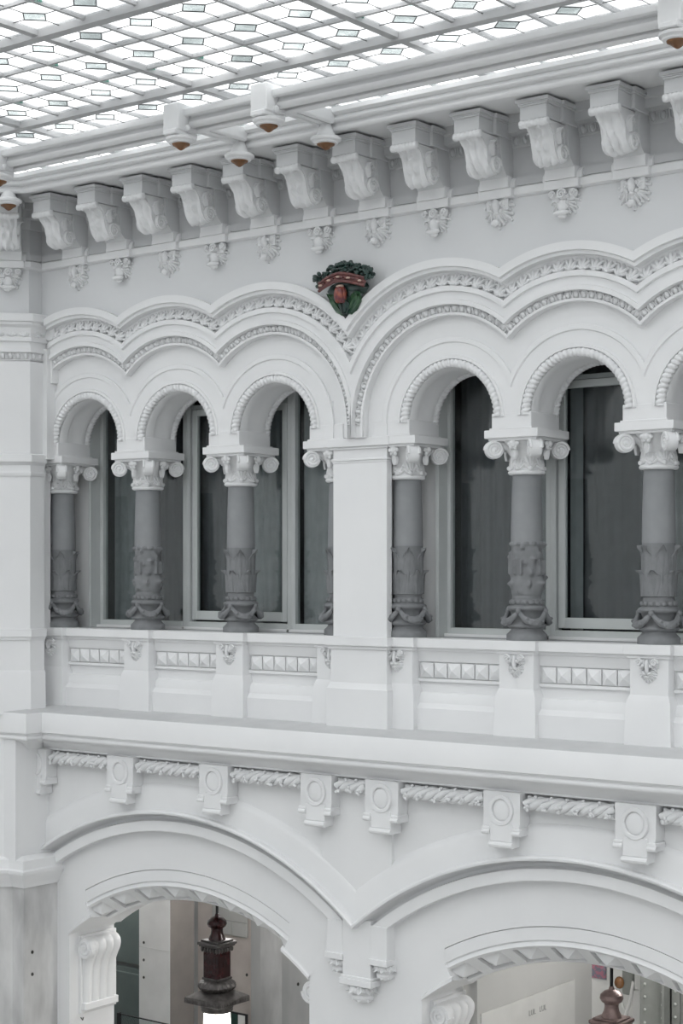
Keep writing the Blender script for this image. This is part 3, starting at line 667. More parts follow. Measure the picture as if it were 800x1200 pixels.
for j in range(-24, 7):
    y = Y1+PD*j
    if y > -.6 or y < -18.5: continue
    th = (j % 3 == 0)
    obj('glazing_bar', MB().box(xa, xb, y-(.05 if th else .016), y+(.05 if th else .016), ZS-(.06 if th else .022), ZS+.02), BAR, sky)
for i in range(-11, 28):
    x = X0+PW*i; th = ((i+1) % 4 == 1)
    obj('glazing_bar', MB().box(x-(.04 if th else .016), x+(.04 if th else .016), ya, yb, ZS-(.04 if th else .020), ZS+.018), BAR, sky)

# ------------------------------------------------------------------ spiral volute helper
def spiral(r, turns=2.2, tr=.2, n=40, flip=1):
    pts = []; rad = []
    for i in range(n+1):
        t = i/n; a = flip*2*PI*turns*t; q = r*(1-t)**.85*.86+r*.06
        pts.append((q*math.cos(a), 0, q*math.sin(a))); rad.append(r*tr*(1-.55*t))
    return MB().tube(pts, rad, 6)
def volute(r, th, flip=1):                        # disc in the XZ plane, thickness along Y, spiral on both faces
    mb = MB(); n = 20
    mb.merge(MB().lathe([(r*.96, -th*.5), (r, -th*.4), (r, th*.4), (r*.96, th*.5)], n), R(PI/2, 'X'))
    for s in (-1, 1): mb.merge(spiral(r, flip=flip), T((0, s*th*.5, 0)))
    for s in (-1, 1): mb.ell((0, s*th*.5, 0), (r*.2, r*.2, r*.2), 8, 6)
    return mb

# ------------------------------------------------------------------ corbels
def relief_leaf(u, v):      # flowing leaf grooves
    return .022*abs(math.cos(u*PI*1.6+.9*math.sin(v*5)))**.6*(.5+.5*v)+.016*(1-u*u)+.007*math.sin(14*v+5*abs(u))
def relief_flower(u, v):
    h = .012*(1-u*u)
    for cu, cv, rr in ((-.45, .30, .22), (.05, .36, .2), (.5, .3, .22), (-.3, .52, .17), (.3, .52, .17), (0, .75, .3), (-.6, .8, .2), (.6, .8, .2), (-.5, .1, .2), (.4, .12, .2)):
        dd = ((u-cu)/rr)**2*.35+((v-cv)/(rr*.45))**2*.35
        h += .036*math.exp(-dd*3)
    return h-.008*abs(math.sin(u*6))*v
SFRONT = [(-.565, .55), (-.545, .535), (-.50, .505), (-.455, .46), (-.43, .41), (-.415, .35), (-.395, .29), (-.365, .24), (-.325, .205), (-.285, .195), (-.25, .20)]
def smooth_path(P, n):
    out = []
    m = len(P)-1
    for i in range(n+1):
        t = i/n*m; k = min(int(t), m-1); f = t-k
        p0, p1, p2, p3 = P[max(k-1, 0)], P[k], P[k+1], P[min(k+2, m)]
        out.append(tuple(.5*((2*p1[d])+(-p0[d]+p2[d])*f+(2*p0[d]-5*p1[d]+4*p2[d]-p3[d])*f*f+(-p0[d]+3*p1[d]-3*p2[d]+p3[d])*f**3) for d in range(2)))
    return out
def scroll_mesh(rel):
    sp = smooth_path(SFRONT, 30); mb = MB(); nu = 19; hw = .128
    def fn(i, j):
        u = -1+2*i/(nu-1); y, z = sp[j]; a = sp[max(j-1, 0)]; b = sp[min(j+1, 30)]
        ty, tz = b[0]-a[0], b[1]-a[1]; l = math.hypot(ty, tz); ny, nz = (tz/l, -ty/l)
        if ny > 0: ny, nz = -ny, -nz
        if j > 26: ny, nz = ny, -abs(nz)
        v = j/30; h = (2.0*rel(u, v)-.02)*(1 if v < .72 else max(.15, 1-(v-.72)*3.4))
        return (hw*(1-.04*v)*u, y+ny*h, z+nz*h)
    mb.grid(fn, nu, 31)
    side = [(p[0], p[1]) for p in sp]+[(-.20, .26), (-.19, .40), (-.2, .555)]
    mb.extrude(side, 0, -.12, .12)
    return mb
SCR = [mesh_of(scroll_mesh(relief_leaf), 'scroll', PLASTER, 60), mesh_of(scroll_mesh(relief_flower), 'scroll', PLASTER, 60)]
rm = MB()
def rfn(i, j):
    u = i/32; a = 2*PI*j/12; q = .036*(.86+.2*abs(math.sin(u*PI*7)))
    return (-.145+.29*u, -.562+q*math.cos(a), .525+q*math.sin(a))
rm.grid(rfn, 33, 12, cv=True); rm.ell((-.145, -.562, .525), (.012, .036, .036)); rm.ell((.145, -.562, .525), (.012, .036, .036))
ROLL = mesh_of(rm, 'top_roll', PLASTER, 60)
vm = MB(); vm.merge(volute(.085, .275, 1), T((0, -.275, .285)) @ R(PI/2, 'Z'))
vm2 = MB()
for s in (1,):
    vm2.merge(acanthus(.09, .16, .05, .8, 7, 7), T((s*.118, -.33, .36)) @ R(s*PI/2, 'Z') @ R(s*-.3, 'Y'))
    vm2.merge(spiral(.05), T((s*.12, -.27, .46)) @ R(PI/2, 'Z'))
VOL = mesh_of(vm, 'side_volute', PLASTER, 50); SLF = mesh_of(vm2, 'side_leaf', PLASTER, 60)
blk = MB().box(-.14, .14, -.58, .0, .557, .682, .004)
for h, yy, z0, z1 in ((.150, .59, .682, .70), (.158, .598, .70, .712), (.172, .612, .712, .745)): blk.box(-h, h, -yy, 0, z0, z1, .003)
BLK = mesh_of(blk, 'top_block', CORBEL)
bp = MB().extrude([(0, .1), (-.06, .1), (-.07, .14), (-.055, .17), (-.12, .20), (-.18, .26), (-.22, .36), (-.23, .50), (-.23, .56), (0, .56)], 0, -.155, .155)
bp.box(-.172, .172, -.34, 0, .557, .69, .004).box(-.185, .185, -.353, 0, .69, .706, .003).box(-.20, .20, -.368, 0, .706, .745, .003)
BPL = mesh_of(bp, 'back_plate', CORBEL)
bs = MB().box(-.16, .16, -.115, 0, .10, .215, .004)
for sx in (-1, 1): bs.merge(MB().extrude([(0, .10), (-.075, .10), (-.07, .15), (-.045, .19), (0, .215)], 0, 0, .045), T((sx*.16-(0 if sx > 0 else .045), 0, 0)))
BSE = mesh_of(bs, 'base_block', WHITE)
SBR = mesh_of(MB().box(-.185, .185, -.095, 0, .015, .10, .005), 'string_break', WHITE)
def pend(kind):
    mb = MB(); pm = palmette(.15, .145)
    mb.box(-.10, .10, -.025, 0, -.09, .012)
    if kind == 0:
        for ang, x, z, sc in ((PI, 0, -.10, .95), (2.35, .035, -.09, .85), (-2.35, -.035, -.09, .85), (1.75, .03, -.035, .8), (-1.75, -.03, -.035, .8)):
            mb.merge(pm, T((x, -.015, z)) @ R(ang, 'Y') @ Sc(sc*.85, 1.2, sc))
        mb.ell((.0, -.045, -.055), (.032, .04, .06)); mb.ell((0, -.055, -.19), (.035, .025, .03))
    else:
        mb.merge(spiral0(.04), T((0, -.06, -.04))); mb.ell((0, -.03, -.04), (.042, .03, .042))
        for sx in (-1, 1):
            mb.merge(spiral0(.03), T((sx*.092, -.045, -.035))); mb.ell((sx*.092, -.02, -.035), (.036, .025, .036))
            mb.merge(pm, T((sx*.03, -.01, -.05)) @ R(sx*2.0, 'Y') @ Sc(.62, 1.1, .8)); mb.merge(pm, T((sx*.035, -.01, -.10)) @ R(sx*2.6, 'Y') @ Sc(.6, 1.1, .75))
        mb.ell((0, -.03, -.13), (.045, .045, .055)); mb.ell((0, -.06, -.185), (.075, .03, .022)); mb.ell((0, -.04, -.21), (.04, .028, .02))
    return mb
PEN = [mesh_of(pend(0), 'pendant', PLASTER, 60), mesh_of(pend(1), 'pendant', PLASTER, 60)]
ORD = ['first', 'second', 'third', 'fourth', 'fifth', 'sixth', 'seventh', 'eighth', 'ninth', 'tenth', 'eleventh', 'twelfth', 'thirteenth']
def corbel(x, y, rz, k, lab):
    t = thing('corbel', (x, y, 4.20), rz, label=lab, cat='corbel', group='scroll corbels under the cornice')
    I = Matrix.Identity(4)
    inst('top_block', BLK, t, I); inst('back_plate', BPL, t, I); s = inst('scroll', SCR[k], t, I); inst('top_roll', ROLL, s, I); inst('side_volute', VOL, s, I); inst('side_leaf', SLF, s, I); inst('side_leaf', SLF, s, Sc(-1, 1, 1))
    inst('base_block', BSE, t, I); inst('string_break', SBR, t, I)
    inst('pendant', PEN[k], t, T((0, -.02, .015)) @ Sc(1.2, 1.1, 1.2), label='leafy pendant' if k == 0 else 'mask like pendant with curled leaves')
for i, x in enumerate(CX[:12]):
    corbel(x, -.42, 0, i % 2, '%s scroll corbel from the left corner with a %s pendant' % (ORD[i], 'leaf' if i % 2 == 0 else 'mask like'))
corbel(-4.57-.25*.7071, -.62-.25*.7071, PI/4, 1, 'scroll corbel at the far left edge facing the viewer on the angled pier')

# ------------------------------------------------------------------ coloured crest
cr = thing('crest_ornament', (.02, -.46, 3.27), label='glazed crest of dark green foliage over a red band and fruit', cat='ornament')
fol = MB(); rnd = random.Random(3)
for i in range(150):
    t = rnd.uniform(-1, 1); x = t*.37; base = .345+.06*math.cos(t*1.6)-.03*abs(t); z = base+rnd.uniform(0, .15)*(1-.35*abs(t))
    M = R(rnd.uniform(-1, 1), 'Y') @ R(rnd.uniform(-.6, .6), 'X')
    fol.ell((x, -.05-rnd.uniform(0, .09), z), (.034*rnd.uniform(.6, 1.2), .024, .018*rnd.uniform(.7, 1.4)), 7, 5, M.to_3x3())
obj('foliage', fol, GREEN_D, cr, ang=60, label='dark green leaf cluster', kind='stuff')
def bandp(t, r=0): return (t*.29, -.13-.05*math.cos(t*1.5)-r, .335+.045*math.cos(t*1.5)-.03*abs(t))
bd = MB()
for dz in (-.045, .03): bd.tube([(p[0]*(1-.0), p[1], p[2]+dz) for p in (bandp(-1+2*i/16) for i in range(17))], .016, 8)
bd.tube([(p[0], p[1]+.015, p[2]-.008) for p in (bandp(-1+2*i/16) for i in range(17))], .026, 8)
obj('band', bd, TERRA, cr, label='dusky red curved band')
for i in range(9):
    p = bandp(-.86+1.72*i/8, .016); obj('bead', MB().ell((0, 0, 0), (.025 if i % 2 == 0 else .012, .014, .012), 8, 6), CREAM if i % 2 == 0 else TERRA, cr, loc=(p[0], p[1], p[2]-.008))
obj('core', MB().ell((0, -.02, .27), (.27, .07, .10)).ell((0, -.03, .20), (.2, .06, .13)).ell((0, -.03, .11), (.10, .05, .11)), GREEN_D, cr)
fm = MB()
for k in range(6):
    a = PI*2*k/6; fm.ell((.032*math.cos(a)-.02, -.12+.032*math.sin(a), .20), (.042, .042, .085), 9, 7)
obj('fruit', fm, FRUIT, cr, ang=60, label='orange red fruit'); obj('fruit_cap', MB().ell((-.02, -.13, .285), (.045, .04, .025)), CREAM, cr)
gl = acanthus(.16, .27, .06, .6, 9, 8)
for sx in (-1, 1):
    obj('leaf', MB().merge(gl, T((sx*.03, -.05, .03)) @ R(sx*.66, 'Y') @ Sc(1, 1.2, 1.0)), GREEN_L, cr, ang=60); obj('leaf', MB().merge(gl, T((sx*.01, -.07, .02)) @ R(sx*.25, 'Y') @ Sc(.6, .9, .55)), GREEN_D, cr, ang=60)

# ------------------------------------------------------------------ columns
def drum(kind):
    mb = MB(); n = 96; m = 44; z0, z1 = .435, .965
    rnd = random.Random(11)
    blobs = [(rnd.uniform(0, 2*PI), rnd.uniform(.05, .95), rnd.uniform(.10, .26), rnd.uniform(.03, .07), rnd.uniform(.010, .028)) for _ in range(46)]
    def h(a, v):
        q = 0
        if kind == 0:
            for row, (nn, off, v0, v1, wv) in enumerate(((6, 0, .0, .50, .50), (6, PI/6, .0, 1.0, .42))):
                for k in range(nn):
                    dc = (a-(off+2*PI*k/nn)+PI) % (2*PI)-PI
                    if not v0 <= v <= v1: continue
                    vv = (v-v0)/(v1-v0); wd = wv*(.55+.45*math.sin(PI*(.15+.8*vv)))*(1-.12*abs(math.sin(vv*PI*3)))
                    u = dc/wd
                    if abs(u) < 1:
                        e = .006+.010*(1-u*u)+.006*math.cos(u*PI*3)*(1-vv*.3)+(.022*((vv-.82)/.18)**.7*(1-.5*abs(u)) if vv > .82 else 0)
                        q = max(q, e+(.006 if row == 0 else 0))
        else:
            for ba, bv, bw, bh, bb in blobs:
                dc = (a-ba+PI) % (2*PI)-PI
                q += bb*math.exp(-(dc/bw)**2*1.6-((v-bv)/bh)**2*1.3)
            for k in range(4):
                dc = (a-(PI*1.5+k*PI/2)+PI) % (2*PI)-PI
                if abs(dc) < .30 and .38 < v < .66: q = .004 if abs(dc) < .17 else .024
                if abs(dc) < .5 and .66 <= v < .80: q += .014*(1-abs(dc)/.5)
                q += .016*math.exp(-((dc)/.35)**2-((v-.2)/.11)**2)
            q = min(q, .042)
        if v > .93: q += .012*(.6+.4*math.cos(a*12))*(1 if v < .99 else .2)
        return q
    def fn(i, j):
        a = 2*PI*i/n; v = j/(m-1); r = .146+.006*math.sin(PI*v)+1.55*h(a, v)
        if j == 0 or j == m-1: r = .14
        return (r*math.cos(a), r*math.sin(a), z0+(z1-z0)*v)
    mb.grid(fn, n, m, cu=True); return mb
DRUM = [mesh_of(drum(0), 'carved_drum', CARVED, 70), mesh_of(drum(1), 'carved_drum', CARVED, 70)]
DRUM[0] = mesh_of(MB().lathe([(.135, .43), (.158, .44), (.162, .50), (.158, .70), (.154, .92), (.15, .955), (.14, .96)], 40), 'carved_drum', CARVED)
def bent(wd, ht, dep, r):
    mb = acanthus(wd, ht, dep, 1.1, 11, 12, 4)
    mb.v = [((r-p[1])*math.sin(p[0]/r), r-(r-p[1])*math.cos(p[0]/r), p[2]) for p in mb.v]; return mb
DLT = mesh_of(bent(.165, .52, .038, .14), 'tall_leaf', CARVED, 60); DLS = mesh_of(bent(.17, .27, .038, .146), 'short_leaf', CARVED, 60)
BASE = mesh_of(MB().lathe([(.0, 0), (.197, 0), (.197, .055), (.19, .065), (.175, .078), (.155, .10), (.152, .115), (.168, .122), (.186, .135), (.19, .15), (.18, .166), (.158, .18), (.148, .20), (.15, .25), (.162, .28), (.188, .298), (.194, .315), (.188, .33), (.165, .342), (.152, .35), (.152, .395), (.142, .405), (.142, .44), (0, .44)], 40, cap=False), 'base', CARVED)
SHAFT = mesh_of(MB().lathe([(.155, .93), (.1535, 1.1), (.149, 1.3), (.143, 1.5), (.139, 1.60), (.139, 1.615)], 40), 'shaft', STONE)
BEAD = mesh_of(MB().ell((0, 0, 0), (.027, .016, .024), 8, 6), 'bead', CARVED)
sw = MB()
for k in range(1):
    a0 = -PI/2+.12+k*PI/2; pts = []; rad = []
    for i in range(15):
        t = i/14; a = a0+t*PI/2; dz = 4*t*(1-t); r = .185+.03*dz
        pts.append((r*math.cos(a), r*math.sin(a), .292-.115*dz)); rad.append(.014+.024*dz+.003*math.sin(i*2.2))
    sw.tube(pts, rad, 8)
    for q in range(6):
        t = .28+.09*q; a = a0+t*PI/2; dz = 4*t*(1-t); sw.ell((.235*math.cos(a), .235*math.sin(a), .292-.115*dz+.012*(-1)**q), (.02, .02, .018), 7, 5)
SWAG = mesh_of(sw, 'garland_swag', CARVED, 60)
rsb = MB().ell((.197*math.cos(-PI/2+.12), .197*math.sin(-PI/2+.12), .287), (.028, .028, .03), 9, 7)
ROSB = mesh_of(rsb, 'rosette', CARVED, 60)
cb = MB().lathe([(.139, 1.605), (.17, 1.608), (.182, 1.622), (.182, 1.636), (.168, 1.65), (.15, 1.655), (.147, 1.70), (.15, 1.76), (.163, 1.82), (.195, 1.885), (.235, 1.925), (.24, 1.94)], 32)
BELL = mesh_of(cb, 'bell', PLASTER)
LF1 = mesh_of(palmette(.15, .16), 'capital_leaf', PLASTER, 60)
vl = MB().merge(volute(.088, .10), T((0, 0, 0)))
vl.tube([(.0, 0, .05), (-.09, 0, .055), (-.15, 0, .02), (-.20, 0, -.06)], [.04, .045, .04, .03], 8)
VOLC = mesh_of(vl, 'volute', PLASTER, 50)
ab = MB().box(-.30, .30, -.30, .30, 1.955, 2.035, .005).box(-.27, .27, -.27, .27, 1.93, 1.958, .004)
ABA = mesh_of(ab, 'abacus', WHITE)
fw = MB().ell((0, -.02, 0), (.035, .03, .035))
for k in range(6): fw.ell((.042*math.cos(k*PI/3), -.012, .042*math.sin(k*PI/3)), (.024, .02, .024), 7, 5)
fw.merge(acanthus(.08, .12, .04, .9, 7, 6), T((0, .015, -.15)))
FLW = mesh_of(fw, 'flower', PLASTER, 60)
def column(x, k, lab, skip=()):
    t = thing('column', (x, 0, 0.003), label=lab, cat='column', group='grey columns of the window arcade'); I = Matrix.Identity(4)
    b = inst('base', BASE, t, I); [(inst('garland_swag', SWAG, b, R(q*PI/2, 'Z')), inst('rosette', ROSB, b, R(q*PI/2, 'Z'))) for q in range(4)]
    for i in range(16): a = 2*PI*i/16; inst('bead', BEAD, b, T((.158*math.cos(a), .158*math.sin(a), .372)) @ R(a+PI/2, 'Z'))
    dr = inst('carved_drum', DRUM[k], t, I); inst('shaft', SHAFT, t, I)
    if k == 0:
        for i in range(6):
            a = 2*PI*i/6+.15; inst('tall_leaf', DLT, dr, T((.139*math.cos(a), .139*math.sin(a), .445)) @ R(a+PI/2, 'Z'))
            a += PI/6; inst('short_leaf', DLS, dr, T((.146*math.cos(a), .146*math.sin(a), .44)) @ R(a+PI/2, 'Z'))
    c = inst('capital', BELL, t, I, label='white leafy capital with corner volutes'); inst('abacus', ABA, c, I)
    for i in range(8):
        a = 2*PI*i/8; inst('capital_leaf', LF1, c, T((.142*math.cos(a), .142*math.sin(a), 1.655)) @ R(a+PI/2, 'Z') @ R(.12, 'X') @ Sc(.95, 1.3, 1.45 if i % 2 else 1.15))
    for i in range(4):
        a = PI/4+i*PI/2
        if i not in skip: inst('volute', VOLC, c, T((.325*math.cos(a), .325*math.sin(a), 1.848)) @ R(a, 'Z'))
        a = i*PI/2
        if not (1 in skip and i == 2 or 3 in skip and i == 0): inst('flower', FLW, c, T((.235*math.cos(a), .235*math.sin(a), 1.90)) @ R(a+PI/2, 'Z'))
CL = ['grey column with white capital standing against the left corner pier', 'grey column with grotesque carved drum in the left window bay',
      'grey column with leaf carved drum in the middle of the left window bay', 'grey column almost hidden behind the left side of the white central pier',
      'grey column standing close against the right side of the white central pier', 'grey column with deep grotesque carving and slot, right window bay',
      'large grey column with leaf carved drum at the right edge of the photograph', 'grey column beyond the right edge of the right window bay']
for i, x in enumerate(COLX): column(x, 1 if i in (1, 5) else 0, CL[i], (1, 2) if i in (0, 4) else (0, 3) if i in (3, 7) else ())

# ------------------------------------------------------------------ windows and curtains
def window(name, x0, x1, sash, lab):
    t = thing(name, ((x0+x1)/2, .45, .002), kind='structure', label=lab); h = (x1-x0)/2; H = 2.85
    o = .055
    obj('window_frame', MB().box(-h, -h+o, -.05, .04, 0, H, .004).box(h-o, h, -.05, .04, 0, H, .004).box(-h+o, h-o, -.05, .04, H-o, H, .004).box(-h+o, h-o, -.05, .04, 0, .09, .004), FRAME, t)
    if sash:
        a = h-o-.02; q = .075
        s = obj('sash', MB().box(-a, -a+q, -.03, .03, .11, H-.30, .005).box(a-q, a, -.03, .03, .11, H-.30, .005).box(-a+q, a-q, -.03, .03, H-.375, H-.30, .005).box(-a+q, a-q, -.03, .03, .11, .215, .005), FRAME, t)
        obj('rebate', MB().box(-h+o, -a, -.01, .04, .09, H-.25).box(a, h-o, -.01, .04, .09, H-.25).box(-h+o, h-o, -.02, .04, H-.295, H-.25), FRAME_D, t)
        obj('pane', MB().box(-a+q, a-q, .0, .006, .215, H-.375), GLASS, s)
        obj('top_pane', MB().box(-h+o, h-o, .0, .006, H-.25, H-o), GLASS, t)
    else:
        obj('pane', MB().box(-h+o, h-o, .0, .006, .09, H-o), GLASS, t)
    obj('window_sill', MB().box(-h-.02, h+.02, -.11, -.05, -.001, .03, .004), WHITE, t)
window('window_1', -4.46, -3.03, False, 'fixed window light at the left of the left bay'); window('window_2', -3.03, -1.45, True, 'opening casement in the middle of the left bay')
window('window_3', -1.45, -.62, False, 'narrow fixed window light beside the central pier'); window('window_4', .62, 1.87, False, 'fixed window light right of the central pier')
window('window_5', 1.87, 3.45, True, 'opening casement behind the right hand columns'); window('window_6', 3.45, 4.54, False, 'fixed window light beyond the right edge')
obj('trim_9', MB().box(-4.485, -4.45, .24, .46, 0, 2.9), FRAME, kind='structure', label='pale window reveal board beside the left corner pier')
obj('trim_10', MB().box(.60, .64, .24, .46, 0, 2.9), FRAME, kind='structure', label='pale window reveal board right of the central pier')
def curtain(x0, x1, y, mat, lab, taper=0, seed=0):
    n = int((x1-x0)/.015)+2; rnd = random.Random(seed); f1 = rnd.uniform(24, 34); p1 = rnd.uniform(0, 6)
    def fold(x): return y+.018*math.sin(f1*x+p1)+.008*math.sin(f1*2.3*x+p1*2)
    def fn(i, j):
        z = .06+2.8*j/14; xx = x0+(x1-x0)*i/(n-1)
        if taper: xx += taper*(1-j/14)**1.6*(i/(n-1))
        return (xx-x0, fold(xx)-y, z)
    a = MB().grid(fn, n, 15)
    t = thing('curtain', (x0, y, 0), label=lab, cat='curtain', group='curtains behind the arcade windows')
    bmv = list(a.v); k = len(bmv); a.v += [(p[0], p[1]+.006, p[2]) for p in bmv]; a.f += [tuple(q+k for q in f[::-1]) for f in list(a.f)]
    obj('cloth', a, mat, t, ang=80); obj('rod', MB().tube([(-.05, 0, 2.88), (x1-x0+.05, 0, 2.88)], .015, 8), BLACK, t)
curtain(-4.40, -4.02, .60, CURTAIN_L, 'pale curtain gathered at the left end of the left bay', .24, 1)
curtain(-3.98, -3.08, .64, CURTAIN, 'dark curtain behind the second column from the left', 0, 2)
curtain(-2.95, -2.42, .58, CURTAIN, 'dark curtain behind the left half of the left casement', 0, 3)
curtain(-2.40, -1.52, .62, CURTAIN_L, 'greyer curtain behind the right half of the left casement', 0, 4)
curtain(-1.39, -1.06, .58, CURTAIN_L, 'greyer curtain at the left of the narrow light beside the pier', .1, 10)
curtain(-1.02, -.66, .66, CURTAIN, 'dark curtain at the right of the narrow light beside the pier', 0, 5)
curtain(.68, 1.42, .58, CURTAIN, 'wide dark curtain just right of the central pier', 0, 6)
curtain(1.44, 1.84, .62, CURTAIN_L, 'greyer curtain behind the column in the right bay', 0, 7)
curtain(2.0, 2.12, .58, CURTAIN_L, 'narrow greyer curtain at the left of the right casement', 0, 11)
curtain(2.14, 2.92, .62, CURTAIN, 'dark curtain behind the right casement', 0, 8)
curtain(2.94, 3.4, .58, CURTAIN_L, 'greyer curtain at the right of the right casement', 0, 9)

# ------------------------------------------------------------------ roundel brackets, garlands, keystone drops
def br_meshes():
    b = MB().extrude([(-.205, 0), (.205, 0), (.205, -.29), (.195, -.335), (.20, -.335), (-.20, -.335), (-.195, -.335), (-.205, -.29)][:4]+[(-.195, -.335), (-.205, -.29)], 1, -.17, 0)
    x0, x1 = .125, .215
    lip = MB().box(x0, x1, -.19, 0, -.365, -.335, .006).tube([(x0, -.178, -.388), (x1, -.178, -.388)], .026, 10).box(x0, x1, -.178, 0, -.41, -.362)
    tg = MB().box(-.125, .125, -.185, 0, -.475, -.30, .006).tube([(-.13, -.178, -.505), (.13, -.178, -.505)], .03, 10).box(-.125, .125, -.178, 0, -.53, -.47)
    ring = MB(); n = 40
    def fn(i, j):
        a = 2*PI*i/n; pr = [(.148, .0), (.148, .018), (.142, .026), (.112, .026), (.106, .018), (.104, .004)][j]
        return (pr[0]*.92*math.cos(a), -.17-pr[1], -.175+pr[0]*math.sin(a))
    ring.grid(fn, n, 6, cu=True)
    dome = MB()
    def fd(i, j):
        a = 2*PI*i/n; t = j/5; q = .104*math.cos(t*PI/2)
        return (q*.92*math.cos(a), -.172-.022*math.sin(t*PI/2), -.175+q*math.sin(a))
    dome.grid(fd, n, 6, cu=True)
    return [mesh_of(m, nm, WHITE) for m, nm in ((b, 'body'), (lip, 'lip'), (tg, 'tongue'), (ring, 'roundel_ring'), (dome, 'roundel_boss'))]
BRM = br_meshes()
for i, x in enumerate(COLX):
    lab = ['half hidden roundel bracket against the left corner pier', 'roundel bracket below the second column from the left', 'roundel bracket below the third column from the left', 'left roundel bracket of the close pair above the arch junction',
           'right roundel bracket of the close pair above the arch junction', 'roundel bracket below the first column of the right bay centre', 'roundel bracket nearest the right edge of the photograph', 'roundel bracket beyond the right edge'][i]
    t = thing('roundel_bracket', (x, -.285, -1.425), label='white '+lab, cat='bracket', group='roundel brackets under the ledge')
    for m in BRM: inst(m.name.split('.')[0], m, t, Matrix.Identity(4))
    inst('lip', BRM[1], t, Sc(-1, 1, 1))
def garland(L):
    mb = MB(); m = int(L/.016)
    for k in range(4):
        mb.tube([(L*i/m, .043*math.cos(PI/2*k-L*i/m*14), .043*math.sin(PI/2*k-L*i/m*14)) for i in range(m+1)], [.034*(1+.12*math.sin(L*i/m*40+k)) for i in range(m+1)], 7)
    f = MB(); k = max(1, int(L/.17))
    for i in range(k+1):
        x = .05+(L-.1)*i/k
        for q in range(5): f.ell((x+random.uniform(-.025, .025), -.074+random.uniform(-.012, .008), -.03+random.uniform(-.03, .03)), (.017, .017, .017), 7, 5)
        f.ell((x+.06, -.03, .07), (.02, .02, .018), 7, 5)
    return mb, f
GN = ['between the corner pier and the first roundel bracket', 'in the second gap from the left under the ledge', 'in the gap left of the close bracket pair', 'very short, between the close pair of brackets', 'right of the close bracket pair', 'in the last full gap before the right edge', 'cut off at the right edge of the photograph']
for (a, b), g in zip(zip(COLX[:-1], COLX[1:]), GN):
    L = b-a-.47; mb, f = garland(L)
    t = thing('garland', (a+.235, -.372, -1.525), label='white twisted leaf garland '+g, cat='garland', group='garlands under the ledge')
    obj('rope', mb, PLASTER, t, ang=60); obj('fruit', f, PLASTER, t, ang=60, kind='stuff')
    obj('backing', MB().box(0, L, .01, .07, -.05, .06), PLASTER, t)
def bud(s):
    mb = MB().lathe([(.0, 0), (.10, 0), (.135, -.03), (.14, -.06), (.125, -.085), (.10, -.09), (.095, -.105), (.112, -.12), (.105, -.155), (.075, -.185), (.03, -.20), (0, -.203)], 24, cap=False)
    lf = acanthus(.08, .09, .03, .9, 7, 6)
    for k in range(10): a = 2*PI*k/10; mb.merge(lf, T((.125*math.cos(a), .125*math.sin(a), -.0)) @ R(a+PI/2, 'Z') @ R(PI, 'Y'))
    for k in range(8): a = 2*PI*k/8+.2; mb.merge(lf, T((.088*math.cos(a), .088*math.sin(a), -.10)) @ R(a+PI/2, 'Z') @ R(PI, 'Y') @ Sc(.9, .8, .9))
    return mb
BUD = mesh_of(bud(1), 'bud_drop', PLASTER, 60)
ks = thing('keystone_pendant', (0, -.18, -3.55), label='white stepped pendant with three carved bud drops between the lower arches', cat='pendant')
obj('centre_block', MB().box(-.18, .18, -.135, .02, -.02, .66, .004).box(-.205, .205, -.165, .02, -.02, .045, .004).box(-.195, .195, -.15, .02, .045, .075, .004), WHITE, ks)
for s in (-1, 1):
    x0, x1 = sorted((s*.18, s*.385)); obj('side_block', MB().box(x0, x1, -.135, .02, .24, .62, .004).box(x0-.012, x1+.012, -.16, .018, .222, .285, .004), WHITE, ks)
    inst('bud_drop', BUD, ks, T((s*.285, -.02, .225)) @ Sc(.85, .85, .85))
inst('bud_drop', BUD, ks, T((0, -.02, -.02)) @ Sc(1.12, 1.0, .95))

# ------------------------------------------------------------------ scroll consoles on the arch jambs
CPROF = [(.10, 0), (.15, -.015), (.19, -.055), (.20, -.105), (.185, -.17), (.15, -.24), (.115, -.32), (.095, -.42), (.085, -.52), (.08, -.68), (.075, -.78)]
cpt = smooth_path(CPROF, 40); cmb = MB(); nt = 49; CW = .50
def cfn(i, j):
    t = i/(nt-1); x, z = cpt[j]; rd = abs(math.sin(PI*4*t))**.6
    return (x-.035+.05*rd*(1 if j > 0 else .5), CW*t, z)
cmb.grid(cfn, nt, 41)
cmb.extrude([(0, .0)]+[(p[0]-.02, p[1]) for p in cpt]+[(0, -.78)], 1, .004, CW-.004)
CONB = mesh_of(cmb, 'fluted_scroll', WHITE, 60)
CONV = mesh_of(MB().merge(volute(.122, .07, -1), T((.10, .005, -.12))), 'volute', WHITE, 50)
CONP = mesh_of(MB().box(-.01, .04, -.03, .56, -.90, .03, .004).box(-.01, .10, -.01, .54, -.86, -.775, .006), 'mount', WHITE)
for x, s, lab in ((-4.375, 1, 'white fluted scroll console on the left jamb of the left arch'), (-.725, -1, 'white scroll console mostly hidden on the right jamb of the left arch'), (.725, 1, 'white fluted scroll console on the left jamb of the right arch'), (4.375, -1, 'white scroll console beyond the right edge of the photograph')):
    t = thing('scroll_console', (x, .0, -3.70), label=lab, cat='console', group='scroll consoles of the lower arches'); M = Sc(s, 1, 1)
    inst('fluted_scroll', CONB, t, M); inst('volute', CONV, t, M); inst('mount', CONP, t, M)
    inst('hook', mesh_of(MB().tube([(.03, -.02, -.95), (.09, -.05, -.96), (.1, -.05, -.93)], .008, 6), 'hook', BOLT), t, M)

